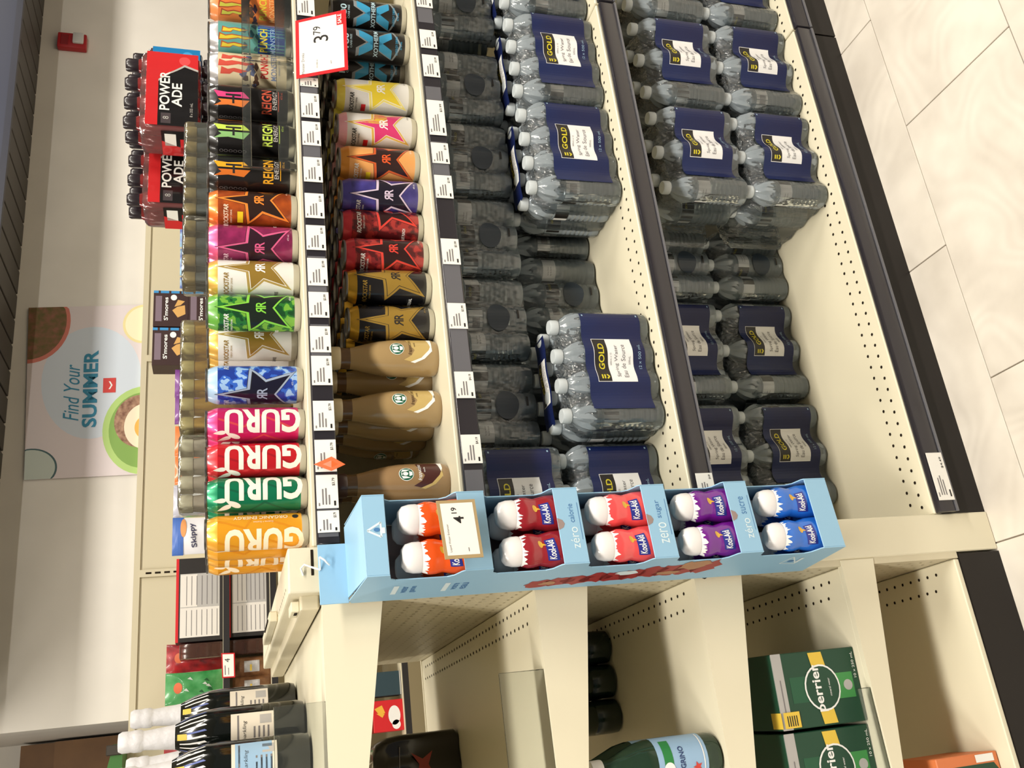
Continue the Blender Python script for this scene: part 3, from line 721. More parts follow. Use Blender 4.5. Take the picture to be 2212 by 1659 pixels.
DS['xo'] = can_proto(.033, bk, bk, xart)
NAMES = {'rs_blue': 'blue camouflage can with a dark star', 'rs_silver': 'white can with a gold star', 'rs_green': 'green camouflage can with a dark star', 'rs_pink': 'magenta can with a rose-lined star',
  'rs_orange': 'burnt orange can with a dark star', 'rg_gold': 'black can with a gold winged emblem', 'rg_lime': 'black can with a lime winged emblem', 'rg_pink': 'black can with pink and orange emblem',
  'mo_cream': 'cream punch can with red claw marks', 'mo_blue': 'teal and blue punch can', 'mo_orange': 'orange punch can with olive claw marks',
  'gu_yellow': 'slim yellow can with big sideways letters', 'gu_green': 'slim green can with big sideways letters', 'gu_red': 'slim red can with big sideways letters', 'gu_pink': 'slim pink can with big sideways letters',
  'rs_lemon': 'white can with a yellow star', 'rs_punchwhite': 'white can with a pink and gold star', 'rs_peach': 'peach can with a dark star', 'rs_purple': 'violet can with a lilac-lined star',
  'rs_red': 'crimson camouflage star can', 'rs_gold': 'black can with a gold star', 'xo': 'black can with a big blue X'}
PLACED = []
def free(x, y, z, r, need=True):
    """shift a can back until it stands clear of the others on its shelf"""
    for _ in range(60):
        if all(zz != z or math.hypot(x-a, y-b) >= r+q+.0006 for a, b, zz, q in PLACED): break
        y += .003
    PLACED.append((x, y, z, r)); return y
def put_can(kind, yimg, phi, z, xm, yc, where, group):
    yc = free(px(xm, yimg, 1, yc).x, yc, z, .0285 if kind[:2] == 'gu' else .033)
    X = px(xm, yimg, 1, yc).x; PLACED[-1] = (X,)+PLACED[-1][1:]; face = math.atan2(X, yc-CAM.y)
    return put('drink_can', DS[kind], NAMES[kind]+where, 'can', (X, yc, z), -face+R(phi), group)
# top shelf, front row
for kind, yi, phi in (('gu_yellow', 1150, -34), ('gu_green', 1069, 28), ('gu_red', 995, 16), ('gu_pink', 917, 17), ('rs_blue', 832, -28), ('rs_green', 677, 18), ('rs_silver', 604, 40), ('rs_pink', 528, -12),
                      ('rs_orange', 454, 35), ('rg_gold', 380, 20), ('rg_lime', 303, 26), ('rg_pink', 226, 14), ('mo_cream', 157, 25), ('mo_blue', 90, 8), ('mo_orange', 20, 6)):
    put_can(kind, yi, phi, Z1, 550, .062 if kind[:2] == 'gu' else .068, ', front row of the top shelf', 'front row of cans on the top shelf')
XY = px(550, 1150, 1, .062).x
for k, (dx, dy, ph) in enumerate(((-.001, .060, 60), (.001, .121, -50), (0, .182, 20))):
    put('drink_can', DS['gu_yellow'], 'slim yellow can, %s behind the front yellow can' % ('next', 'second', 'last')[k], 'can', (XY+dx, free(XY+dx, .062+dy, Z1, .0285), Z1), R(ph-20), 'line of yellow cans')
put_can('rs_silver', 742, 30, Z1, 550, .165, ' set back between the green and blue cans', 'front row of cans on the top shelf')
put_can('rs_silver', 766, 190, Z1, 550, .245, ' turned to its printed back, behind the blue can', 'front row of cans on the top shelf')
for kind, yi in (('gu_green', 1069), ('gu_red', 995), ('gu_pink', 917), ('rs_green', 677), ('rs_silver', 604), ('rs_pink', 528), ('rs_orange', 454), ('rg_gold', 380), ('rg_lime', 303), ('rg_pink', 226), ('mo_cream', 157), ('mo_blue', 90)):
    X = px(550, yi, 1, .068).x; d = .0595 if kind[:2] == 'gu' else .069
    put('drink_can', DS[kind], NAMES[kind]+', behind its twin on the top shelf', 'can', (X+.002, free(X+.002, .066+d, Z1, .0285 if kind[:2] == 'gu' else .033), Z1), R(random.uniform(-70, 70)), 'second row of cans on the top shelf')
# second shelf
row2 = (('xo', 43, 14, .072), ('xo', 105, 14, .068), ('xo', 157, 10, .125), ('rs_lemon', 214, 33, .078), ('rs_punchwhite', 286, 26, .078), ('rs_peach', 358, 22, .078), ('rs_purple', 427, 8, .078), ('rs_red', 493, 78, .088), ('rs_red', 555, 29, .078),
        ('rs_gold', 622, 44, .078), ('rs_gold', 700, 13, .080))
FR = []
for i, (kind, yi, phi, yc) in enumerate(row2):
    wh = ', front row of the second shelf'
    if kind == 'xo': wh = (', at the far end of the front row', ', tallest of the X cans at the shelf edge', ', set back beside the white cans')[i]
    if i == 7: wh = ' turned to its flavour name'
    if i == 8: wh = ' squarely facing the aisle'
    if i == 9: wh = ', beside the crimson cans'
    if i == 10: wh = ', beside the coffee bottles'
    FR.append(put_can(kind, yi, phi, Z2, 840, yc, wh, 'front row of cans on the second shelf'))
for i, (kind, yi, phi, yc) in enumerate(row2):
    c = FR[i]; y2 = c.location.y
    for k in range(1, 5):
        y2 += .0668
        if y2 > .425: break
        xx = c.location.x; keep = len(PLACED); y2 = free(xx, y2, Z2, .033)
        if y2 > .425: del PLACED[keep:]; break
        put('drink_can', DS[kind], NAMES[kind]+', %s in the shaded line%s' % (('', 'second', 'third', 'fourth', 'fifth')[k], {0: ' by the wall end', 1: ' under the sale sign', 2: ' beside the white cans', 7: ' by the violet cans', 8: ' by the gold-star cans', 9: ' by the crimson cans', 10: ' by the coffee bottles'}.get(i, '')), 'can', (xx, y2, Z2), R(random.uniform(-80, 80)), 'cans in line behind the second-shelf front row')
# coffee bottles
def coffee(dark):
    liq = C('coffee_milk' if not dark else 'mocha_milk', (160, 134, 92) if not dark else (148, 118, 82), .16, 0, .6)
    glassd = C('coffee_neck_glass', (96, 72, 46) if not dark else (52, 28, 24), .14, 0, .6); capm_ = C('pale_bottle_cap' if not dark else 'brown_bottle_cap', (188, 172, 136) if not dark else (60, 38, 34), .35)
    prof = [(.029, 0), (.0325, .004), (.0345, .012), (.0345, .060), (.0340, .085), (.0315, .108), (.0270, .130), (.0222, .148), (.0198, .160)]
    rz = lambda z: next((a[0]+(b[0]-a[0])*(z-a[1])/(b[1]-a[1]) for a, b in zip(prof, prof[1:]) if a[1] <= z <= b[1]), .02)
    M_ = {}
    g = G(); g.lathe(prof, 28, liq); M_['bottle_body'] = g.mesh('bottle_body', True)
    g = G(); g.lathe([(.0198, .160), (.0192, .166), (.0195, .178)], 24, glassd); M_['bottle_neck'] = g.mesh('bottle_neck', True)
    g = G(); g.lathe([(.0205, .177), (.0212, .179), (.0212, .194), (.0195, .197)], 24, capm_); M_['bottle_cap'] = g.mesh('bottle_cap', True)
    p = Print(); tan = C('label_tan', (196, 170, 108)); gr = C('emblem_green', (20, 92, 66)); br = C('script_brown', (66, 40, 30)); mo = C('mocha_swirl', (70, 32, 30))
    main = mo if dark else tan
    p.poly([(-22, 66), (-14, 52), (-4, 46), (10, 56), (26, 60), (26, 14), (-6, 14), (-20, 30), (-26, 50)], main, 1)
    p.poly([(26, 14), (26, 22), (8, 18), (-8, 14)], white, 2).poly([(-26, 54), (-18, 34), (-4, 20), (10, 14), (-6, 14), (-20, 28), (-28, 46)], white if not dark else tan, 2)
    p.oval(0, 78, 13, 13, white, 2).oval(0, 78, 12, 12, gr, 3).oval(0, 79.5, 3.6, 4.6, white, 4).poly([(-9, 84), (-4, 87), (-5, 78), (-8, 71)], white, 4).poly([(9, 84), (4, 87), (5, 78), (8, 71)], white, 4)
    p.poly([(-5, 73), (5, 73), (3, 67.5), (-3, 67.5)], white, 4).poly([(-3, 88), (0, 86), (3, 88), (2, 85), (-2, 85)], white, 4)
    p.text('frappuccino', 4, 54, 8.5, white if dark else br, 4, shear=.3, w=34).text('vanilla' if not dark else 'mocha', 8, 46, 3, white if dark else br, 4)
    g = G(); p.lay(g, lambda a, z, l: ((rz(z)+.00015*l)*math.sin(a/.0345), -(rz(z)+.00015*l)*math.cos(a/.0345), z), .006, .008); M_['bottle_print'] = g.mesh('bottle_print', True)
    return M_
CF = coffee(False); CFM = coffee(True)
for yi, yc, phi, lab in ((775, .080, 34, 'tan coffee bottle at the shelf edge beside the black gold-star cans'), (826, .146, 30, 'tan coffee bottle tucked behind the one beside the gold-star cans'),
                    (885, .092, 36, 'tan coffee bottle leading the second line beside a dark gap'), (915, .158, 20, 'tan coffee bottle second in the line beside the dark gap'), (938, .226, 10, 'tan coffee bottle third in the line beside the dark gap'), (955, .294, -60, 'tan coffee bottle last in the line, deep in shade')):
    yc = free(px(860, yi, 1, yc).x, yc, Z2, .0347); X = px(860, yi, 1, yc).x; PLACED[-1] = (X,)+PLACED[-1][1:]; put('coffee_bottle', CF, lab, 'bottle', (X, yc, Z2), -math.atan2(X, yc-CAM.y)+R(phi), 'coffee bottles on the second shelf')
for yi, yc, lab in ((1045, .082, 'mocha coffee bottle with a dark brown swirl peeking out behind the blue tray'), (1058, .155, 'mocha coffee bottle behind the one by the blue tray')):
    X = px(880, yi, 1, yc).x; put('coffee_bottle', CFM, lab, 'bottle', (X, yc, Z2), -math.atan2(X, yc-CAM.y)+R(30), 'coffee bottles on the second shelf')
# clear pusher tray under the black and punch cans
X0 = px(640, 345, 1, .03).x; X1_ = px(640, 2, 1, .03).x
for k, (xa, xb, nm) in enumerate(((X0-.03, X0+.225, 'clear plastic front guard before the winged-emblem cans'), (X0+.235, X1_+.06, 'clear plastic front guard before the punch cans'))):
    g = G(); g.rbox(xa, xb, .020, .023, Z1, Z1+.034, acr, .001, 1); g.rbox(xa, xb, .022, .026, Z1+.082, Z1+.098, acr, .001, 1)
    for x in (xa+.001, xb-.004): g.rbox(x, x+.003, .0225, .030, Z1, Z1+.098, acr, .001, 1)
    tag(g.build('front_guard'), nm, 'shelf tray')
# sale sign, arrow flag
def quad_sign(name, c, label, cat, art, w_mm, h_mm, border, th=.0012, bw=7):
    """c = TL, TR, BL, BR corner points; art drawn in mm on a w x h sheet"""
    TL, TR, BL, BR_ = c; nrm = (TR-TL).cross(BL-TL).normalized()
    if nrm.y > 0: nrm = -nrm
    def fn(a, b, l):
        u, v = a/(w_mm/1000), b/(h_mm/1000); p = (BL*(1-u)+BR_*u)*(1-v)+(TL*(1-u)+TR*u)*v
        return p+nrm*(.0003*l)
    t = thing(name, label, cat, BL)
    g = G(); vs = [p-BL+nrm*.00 for p in (TL, TR, BR_, BL)]+[p-BL-nrm*th for p in (TL, TR, BR_, BL)]
    g.add(vs, [(0, 1, 2, 3), (7, 6, 5, 4), (0, 4, 5, 1), (1, 5, 6, 2), (2, 6, 7, 3), (3, 7, 4, 0)], border); g.build('sign_card', t)
    p = Print(); (p.rect(bw, w_mm-bw, bw, h_mm-bw, paper, 1) if bw else 0); art(p); g = G(); p.lay(g, lambda a, b, l: fn(a, b, l)-BL); g.build('sign_print', t)
    return t
quad_sign('sale_sign', [px(640, 170, 1, -.018), px(638, 45, 1, -.018), px(752, 150, 1, -.040), px(747, 20, 1, -.040)], 'white sale sign with a red border clipped to the top rail', 'sign',
    lambda p: (p.text('3', 84, 53, 30, K, 2, bold=.0), p.text('79', 106, 61, 15, K, 2), p.text('Monster Drinks', 32, 90, 5.5, inkg, 2), p.text('SALE', 122, 14, 8, white, 3, bold=.02), p.rect(108, 137, 7, 20, red, 2),
               p.text('355-500 mL', 26, 62, 3, inkg, 2), p.text('each', 24, 34, 3, inkg, 2)), 142, 104, red)
g = G(); P4 = [px(678, 1003, 1, -.018), px(716, 986, 1, -.030), px(746, 1003, 1, -.036), px(716, 1017, 1, -.030)]
g.add([p for p in P4]+[p+Vector((0, .001, 0)) for p in P4], [(0, 1, 2, 3), (7, 6, 5, 4), (0, 4, 5, 1), (1, 5, 6, 2), (2, 6, 7, 3), (3, 7, 4, 0)], C('orange_flag', (222, 96, 44)))
tag(g.build('shelf_flag'), 'small orange diamond flag hanging off the top rail', 'shelf flag')
# ================================================================ light blue hanging tray of drink mix bottles
sky = mat('light_blue_card', (146, 190, 220), .5); kraft = mat('inner_grey_card', (150, 132, 128), .7); skyd = mat('blue_card_edge', (120, 166, 200), .5)
bword = mat('mid_blue_letter', (70, 122, 176), .5); pale = mat('pale_letter', (214, 232, 240), .5)
TX0, TX1, TYF, TYB = .238, .3575, -.155, -.018
def zf(x): return px(x, 1060, 1, TYF+.011).z
tr = thing('hanging_tray', 'light blue cardboard tray of five tiers hooked on the corner post', 'display tray', (TX0, TYB, zf(1788)), R(5))
ox, oy, oz = tr.location
def tb(nm, x0, x1, y0, y1, z0, z1, m, b=.0006, par=None):
    g = G(); g.rbox(x0-ox, x1-ox, y0-oy, y1-oy, z0-oz, z1-oz, m, b, 1); return g.build(nm, par or tr)
ztop = zf(780); lips = [(zf(985), zf(1044)), (zf(1193), zf(1246)), (zf(1384), zf(1435)), (zf(1566), zf(1614)), (zf(1742), zf(1788))]
tops = [zf(828)]+[l[1] for l in lips[:-1]]
tb('tray_back', TX0+.001, TX1-.001, TYB-.002, TYB, lips[-1][1], ztop, kraft)
tb('tray_header', TX0, TX1, TYF, TYF+.0018, zf(828), ztop, sky)
g = G(); g.add([(TX0-ox, TYF-oy, ztop-oz), (TX1-ox, TYF-oy, ztop-oz), (TX1-.004-ox, -.030-oy, ztop+.012-oz), (TX0+.004-ox, -.030-oy, ztop+.012-oz)], [(0, 1, 2, 3)], sky)
g.add([(TX0-ox, TYF-oy, ztop-.0015-oz), (TX1-ox, TYF-oy, ztop-.0015-oz), (TX1-.004-ox, -.030-oy, ztop+.0105-oz), (TX0+.004-ox, -.030-oy, ztop+.0105-oz)], [(0, 3, 2, 1)], sky)
g.build('tray_roof', tr)
tab_ = tb('hang_tab', TX0-.004, TX1-.03, -.031, -.029, ztop+.011, px(688, 1220, 1, -.03).z, sky)
for k, (za, zb) in enumerate(lips):
    l_ = tb('tray_lip', TX0, TX1, TYF, TYF+.0018, zb, za, sky)
    tb('tray_floor', TX0+.002, TX1-.002, TYF+.002, TYB-.002, zb, zb+.0015, skyd)
    p = Print(); w_ = (TX1-TX0)*1000; h_ = (za-zb)*1000
    g = G()
    if k in (1, 2, 3):
        a_, b_ = {1: ('zéro', 'calorie'), 2: ('zero', 'sugar'), 3: ('zéro', 'sucre')}[k]
        p.text(a_, w_*.33, h_*.42, 14, pale, 1, w=34).text(b_, w_*.66, h_*.42, 9, bword, 1, w=30).rect(w_*.3, w_*.8, h_*.1, h_*.1+.8, bword, 1)
        p.poly([(w_*.44, h_), (w_*.60, h_), (w_*.57, h_-8), (w_*.52, h_-11), (w_*.47, h_-8)], kraft, 1)
        p.lay(g, lambda a, b, l: (a/1, TYF-oy-.0003*l, b+zb-oz)); g.build('lip_print', l_)
p = Print(); hz = (zf(828)-oz)*1000; hh = (ztop-zf(828))*1000
p.line([(56, hz+8), (66, hz+28), (78, hz+8), (56, hz+8)], 3, pale, 1).oval(67, hz+14, 3, 4.5, bword, 2).rect(61, 70, hz+2, hz+7, pale, 2)
g = G(); p.lay(g, lambda a, b, l: (a, TYF-oy-.0003*l, b)); g.build('header_print', tr)
# side walls with the front edge cut back at every opening
for x0 in (TX0-.0016, TX1):
    pts = [(TYB, lips[-1][1])]; pts.append((TYF, lips[-1][1]))
    for k in range(4, -1, -1):
        za, zb = lips[k]; up = tops[k]
        pts += [(TYF, za), (TYF+.003, za+.004), (TYF+.020, za+.012), (TYF+.026, za+.022), (TYF+.026, up-.012), (TYF+.020, up-.004), (TYF, up)]
    pts += [(TYF, ztop), (-.030, ztop+.011), (TYB, ztop+.006)]
    g = G(); g.prism([(a-oy, b-oz) for a, b in pts], x0-ox, x0+.0016-ox, sky, 0); sd = g.build('tray_side', tr)
    if x0 < TX0:
        Z = lambda x: (px(x, 1250, 0, TX0).z-oz)*1000
        def onside(p, nm): g = G(); p.lay(g, lambda a, b, l: (x0-ox-.0003*l, TYB-a+.002-oy if False else TYF+a-oy, b)); g.build(nm, sd)
        # seen from outside, reading direction runs from the back edge to the front edge
        W_ = (TYB-TYF)*1000
        for xc, ws in ((905, ('water', 'game')), (1012, ('votre', 'eau'))):
            p = Print(); zc = Z(xc); p.rect(W_*.42, W_*.74, zc+14, zc+22, pale, 1)
            for i, t_ in enumerate(ws): p.text(t_, W_*.58, zc+4-i*15, 10, bword, 1, bold=.015, w=34, mirror=True)
            onside(p, 'side_lettering')
        rr_ = mat('splash_red', (150, 34, 40), .5); tn = mat('splash_tan', (168, 120, 86), .5); rnd = random.Random(5)
        z0 = Z(1480); z1 = Z(1185); p = Print()
        def blob(cx, cz, rx, rz, m, l, n=18):
            p.poly([(min(max(cx+rx*math.cos(i*6.283/n)*rnd.uniform(.6, 1), 3), W_-2), cz+rz*math.sin(i*6.283/n)*rnd.uniform(.6, 1)) for i in range(n)], m, l)
        for i in range(10):
            f_ = i/9.; blob(W_*.72-W_*.25*f_, z1+(z0-z1)*f_, 26+16*f_, 30, rr_, 1)
        blob(W_*.36, z0+26, 30, 34, tn, 2); blob(W_*.72, z1-14, 12, 18, tn, 2); blob(W_*.5, (z0+z1)/2, 14, 26, pale, 2); blob(W_*.62, z0+60, 12, 30, tn, 2)
        onside(p, 'side_picture')
        zz = Z(1630); p = Print(); p.line([(W_*.3, zz+12), (W_*.56, zz+20), (W_*.6, zz-14), (W_*.3, zz+12)], 2.5, pale, 1).oval(W_*.48, zz+4, 5, 6, bword, 2).rect(W_*.36, W_*.56, zz-14, zz-8, pale, 2)
        onside(p, 'side_logo')
# price card on the first lip
quad_sign('price_card', [px(962, 1208, 1, -.178), px(942, 1082, 1, -.170), px(1045, 1203, 1, -.175), px(1025, 1078, 1, -.167)], 'white 4.19 price card with kraft border on the tray of drink mix', 'sign',
    lambda p: (p.text('4', 60, 32, 17, K, 2, bold=.015), p.text('19', 75, 38, 9, K, 2, bold=.01), p.text('Liquid Water Enhancer', 32, 52, 4.2, inkg, 2, w=44), p.rect(10, 16, 22, 23.2, inkg, 2)), 92, 64, mat('kraft_border', (172, 148, 106), .6), .002, 5)
# white wire hook through the tab
g = G(); hk = [px(655, 1243, 1, -.008), px(650, 1228, 1, -.012), px(657, 1220, 1, -.018), px(676, 1226, 1, -.024), px(692, 1231, 1, -.0275)]
g.tube(hk, .0016, white); hk2 = [px(690, 1203, 1, -.0345), px(700, 1209, 1, -.0355), px(708, 1217, 1, -.034), px(712, 1220, 1, -.031)]
g.tube(hk2, .0016, white); g.tube([hk[-1], hk2[0]], .0012, white)
tag(g.build('wire_hook', None, True), 'white wire hook holding the tab of the blue tray', 'hook')
# the drink mix bottles
def mix_proto(col, nm, colour):
    b = C(nm, col, .16, 0, .6); M_ = {}
    prof = [(.018, 0), (.0270, .004), (.0288, .018), (.0290, .036), (.0278, .050), (.0245, .064), (.0238, .069), (.0262, .079), (.0262, .088), (.0225, .099)]
    rz = lambda z: next((a[0]+(q[0]-a[0])*(z-a[1])/(q[1]-a[1]) for a, q in zip(prof, prof[1:]) if a[1] <= z <= q[1]), .02)
    g = G(); g.lathe(prof, 24, b, sy=.78); M_['bottle_body'] = g.mesh('bottle_body', True)
    g = G(); g.lathe([(.0225, .099), (.0232, .102), (.0228, .112), (.0200, .122), (.0130, .128), (.0, .129)], 24, C('mix_cap_white', (232, 230, 230), .35), sy=.78); M_['flip_cap'] = g.mesh('flip_cap', True)
    p = Print(); wb = C('word_blue', (44, 52, 140))
    # white splash dripping from the cap
    pts = [(-40, 99)]; rnd = random.Random(len(colour))
    xx_ = -40
    while xx_ < 38:
        pts.append((xx_, 98-rnd.choice((0, 1, 2, 3, 5, 7, 9))*rnd.uniform(.7, 1.1))); xx_ += rnd.uniform(1.6, 4.2)
    pts.append((40, 99)); p.poly(pts, white, 1); sp_ = p
    def lay_(p, nm):
        g = G(); p.lay(g, lambda a, z, l: ((rz(z)+.0002*l)*math.sin(a/.030), -.78*(rz(z)+.00025*l)*math.cos(a/.030), z), .005, .005); M_[nm] = g.mesh(nm, True)
    lay_(p, 'cap_splash'); p = Print()
    p.poly([(-20, 58), (18, 64), (20, 48), (-18, 40)], wb, 2).text('Kool-Aid', 0, 53, 11, white, 3, rot=9, bold=.02, shear=.2, w=34)
    p.oval(11, 70, 7, 3.4, C('gold_seal', (214, 168, 60)), 2, rot=15).poly([(8, 67), (12, 66), (8, 60)], C('gold_seal', (214, 168, 60)), 2).oval(2, 30, 14, 6, wb, 2)
    lay_(p, 'bottle_print')
    return M_
COLS = [((232, 88, 30), 'mix_orange', 'orange'), ((150, 36, 46), 'mix_cherry', 'dark red'), ((232, 82, 84), 'mix_coral', 'coral pink'), ((112, 26, 140), 'mix_grape', 'purple'), ((36, 108, 206), 'mix_blue', 'blue')]
for k, (c, nm, word) in enumerate(COLS):
    M_ = mix_proto(c, nm, word); zb = lips[k][1]+.0017
    rot_ = tr.rotation_euler.z; cs, sn_ = math.cos(rot_), math.sin(rot_)
    for j in range(2):
        for i in range(2):
            lx, ly = (.0305, TX1-TX0-.0305)[i], TYF+.0265+j*.049-TYB
            put('drink_mix_bottle', M_, '%s drink mix bottle with white flip cap, %s' % (word, (('nearer the corner of the end shelves', 'beside the shelf of cans')[i] if j == 0 else ('behind the one nearer the end shelves', 'behind the one beside the cans')[i])), 'bottle',
                (ox+lx*cs-ly*sn_, oy+lx*sn_+ly*cs, zb), rot_+R((-16, -20)[i]), '%s drink mix bottles' % word)
# ================================================================ goods on the end shelves and in the background
def carton(name, x0, x1, y0, y1, z0, z1, m, art, label, cat='box', group=None, rz=0, tilt=0):
    t = thing(name, label, cat, ((x0+x1)/2, (y0+y1)/2, z0), rz, group); w_, d_, h_ = (x1-x0)/2, (y1-y0)/2, z1-z0
    g = G(); g.rbox(-w_, w_, -d_, d_, 0, h_, m, .0015, 1); g.build('carton', t)
    p = Print(); art(p, w_*1000, h_*1000, d_*1000)
    g = G(); p.lay(g, lambda a, b, l: (a, -d_-.0003*l, b)); g.build('carton_print', t); return t
def bag(name, xc, y, z, w_, h_, m, art, label, group=None, rz=0, cat='bag', depth=.05):
    t = thing(name, label, cat, (xc, y, z), rz, group); NU, NV = 14, 16
    def th(u, v): return depth/2*max(0., (1-abs(2*u-1)**2.4))*max(0., (1-abs(2*v-1)**3.2))*(1+.10*math.sin(9*u+5*v)+.08*math.sin(17*v-6*u))
    def P_(u, v, s): return ((u-.5)*w_*(1-.05*math.sin(math.pi*v)), s*(th(u, v)+.0006), v*h_)
    for_front = lambda a, b, l: ((a, P_(a/w_+.5, min(max(b/h_, 0), 1), -1)[1]-.0008-.0004*l, b))
    g = G(); vs = []; fs = []
    for s in (-1, 1):
        o = len(vs)
        for j in range(NV+1):
            for i in range(NU+1): vs.append(P_(i/NU, j/NV, s))
        for j in range(NV):
            for i in range(NU): a = o+j*(NU+1)+i; fs.append((a, a+1, a+NU+2, a+NU+1))
    g.add(vs, fs, m); g.build('bag_body', t, True)
    p = Print(); art(p, w_*500, h_*1000); g = G(); p.lay(g, for_front, .008, .012); g.build('bag_print', t); return t
# ---- green sparkling-water cartons on the end shelf
pg = mat('deep_green_card', (18, 66, 46), .45); yel = mat('band_yellow', (226, 192, 70), .5); cang = mat('can_green', (60, 140, 72), .4); strip = mat('grey_strip', (176, 174, 172), .5)
def perrier(p, w, h, d):
    p.rect(-w, w, h-20, h, strip, 1).rect(-w*.8, w*.3, h-12, h-10, inkg, 2)
    c = h*.46
    p.rect(-w*.34, w*.34, 12, h-30, mat('can_dark_green', (22, 84, 56), .4), 1).rect(-w*.34, w*.34, 14, c-16, cang, 2).oval(0, 26, 9, 9, strip, 3)
    p.poly([(w*.95, c+18), (w*.55, c+14), (w*.55, c-14), (w*.95, c-10)], yel, 3).poly([(-w*.95, c+10), (-w*.55, c+14), (-w*.55, c-14), (-w*.95, c-18)], yel, 3)
    p.oval(0, c, w*.62, 36, white, 4).oval(0, c, w*.57, 33, pg, 5).text('perrier', 0, c+8, 22, white, 6, bold=.02, w=w*1.25).text('mineral water', 0, c-14, 4, white, 6, w=30)
    p.text('10 x 250 mL', w*.52, 8, 5, white, 4, w=w*.7)
PC = []
for k, (xr, yy, lab) in enumerate(((.106, .030, 'green sparkling water carton with a yellow sticker on its top corner'), (-.025, .040, 'green sparkling water carton without sticker, beside the stickered one'),
                              (.098, .185, 'green carton in shade behind the stickered carton'), (-.033, .195, 'green carton in shade behind the carton without sticker'))):
    PC.append(carton('sparkling_water_carton', xr-.126, xr, yy, yy+.14, .366, .366+.172, pg, perrier, lab, 'box', 'green sparkling water cartons', R(-3)))
g = G(); p = Print(); p.rect(-60, -34, 136, 168, yel, 7)
for i in range(5): p.rect(-57, -40, 142+i*4.4, 144+i*4.4, ink, 8)
p.lay(g, lambda a, b, l: (a, -.07-.0003*l, b)); g.add([(-.060, -.0721, .1725), (-.034, -.0721, .1725), (-.034, -.04, .1725), (-.060, -.04, .1725)], [(0, 1, 2, 3)], yel); g.build('yellow_sticker', PC[0])
# ---- mineral water in green bottles with pale blue labels
gg_ = clear('green_bottle_glass', (150, 176, 150), (52, 78, 60), .55, .08); lbl = mat('pale_blue_label', (150, 184, 216), .4); dk = mat('dark_cap_band', (40, 44, 52), .4)
def pel_bottle():
    M_ = {}; prof = [(.030, 0), (.036, .004), (.038, .014), (.038, .125), (.034, .145), (.024, .170), (.0165, .188), (.0155, .205)]
    g = G(); g.lathe(prof, 24, gg_); M_['bottle_body'] = g.mesh('bottle_body', True)
    g = G(); g.lathe([(.0165, .203), (.017, .206), (.0165, .222), (.014, .224)], 18, white); M_['bottle_cap'] = g.mesh('bottle_cap', True)
    g = G(); g.lathe([(.0384, .030), (.0384, .118)], 24, lbl); g.f.pop(); g.f.pop(); g.mi.pop(); g.mi.pop(); M_['label_band'] = g.mesh('label_band', True)
    p = Print(); rd = mat('star_red', (206, 66, 56), .5); dg = mat('label_green', (34, 128, 62), .5)
    p.text('S.PELLEGRINO', 0, 76, 9, mat('label_navy', (40, 62, 110), .5), 2, bold=.02, w=70).rect(-50, 50, 92, 108, dg, 1).oval(0, 100, 12, 10, white, 2)
    P5 = [((9 if i % 2 == 0 else 4)*math.sin(i*math.pi/5), 50+(9 if i % 2 == 0 else 4)*math.cos(i*math.pi/5)) for i in range(10)]
    p.poly(P5, rd, 2).rect(-60, 60, 36, 38, white, 2)
    g = G(); p.lay(g, cyl(.0386), .006); M_['label_print'] = g.mesh('label_print', True)
    return M_
PB = pel_bottle()
px0 = px(1580, 1612, 2, .67).x
for k, (x, y) in enumerate(((px0-.012, .048), (px0-.012, .128), (px0-.094, .050), (px0-.094, .130))):
    put('mineral_water_bottle', PB, 'green mineral water bottle with pale blue label, ' + ('at the shelf bracket edge', 'behind the one at the bracket edge', 'next to the one at the bracket edge', 'in the far corner of the four')[k], 'bottle', (x, y, .67), R(-18), 'green mineral water bottles on the end shelf')
# dark green bottles deep on the same shelf
dgp = mat('dark_green_plastic', (16, 34, 24), .25, coat=.4)
g = G(); g.lathe([(.026, 0), (.033, .004), (.034, .02), (.034, .05), (.032, .055), (.034, .06), (.034, .12), (.032, .126), (.034, .132), (.034, .165), (.026, .195), (.014, .222), (.0135, .23)], 20, dgp); DGM = g.mesh('bottle_body', True)
g = G(); g.lathe([(.0145, .228), (.015, .23), (.015, .242), (.013, .244)], 16, mat('dark_green_cap', (24, 60, 36), .4)); DGC = g.mesh('bottle_cap', True)
for i in range(3):
    for j in range(2):
        put('green_soda_bottle', {'bottle_body': DGM, 'bottle_cap': DGC}, 'dark green plastic bottle in the shaded cluster at the back of the end shelf', 'bottle', (.182-i*.0695, .44+j*.07, .67), 0, 'dark green bottles deep on the end shelf')
# black shrink pack on the shelf above
t = thing('black_bottle_pack', 'black shrink-wrapped bottle pack with a red emblem on the end shelf', 'drink pack', (-.045, .70, .963))
blackf = mat('black_film', (20, 17, 18), .22, coat=.5)
g = G(); con = []
for i in range(49):
    a = -.105+.21*i/48; con.append((a, -.066+.007*(1-math.cos(2*math.pi*(a+.105)/.07))/2+(.02-math.sqrt(max(0, .0004-max(0, abs(a)-.085)**2)))))
con += [(-a, -b) for a, b in con]
vs = []; fs = []; n = len(con); LV = [(0, .94), (.008, 1), (.13, 1), (.155, .97), (.178, .86), (.186, .7)]
for z, s in LV:
    vs += [(a*s, b*s, z) for a, b in con]
for k in range(len(LV)-1):
    for i in range(n): a, b = k*n+i, k*n+(i+1) % n; fs.append((a, b, b+n, a+n))
fs += [tuple(range(n-1, -1, -1)), tuple(range((len(LV)-1)*n, len(LV)*n))]
g.add(vs, fs, blackf); g.build('pack_film', t, True)
p = Print(); er = mat('emblem_red', (150, 52, 34), .45); p.poly([(20, 96), (42, 92), (66, 108), (52, 84), (66, 62), (40, 72), (16, 60), (28, 78)], er, 1).line([(-70, 140), (80, 132)], 2, inkg, 1)
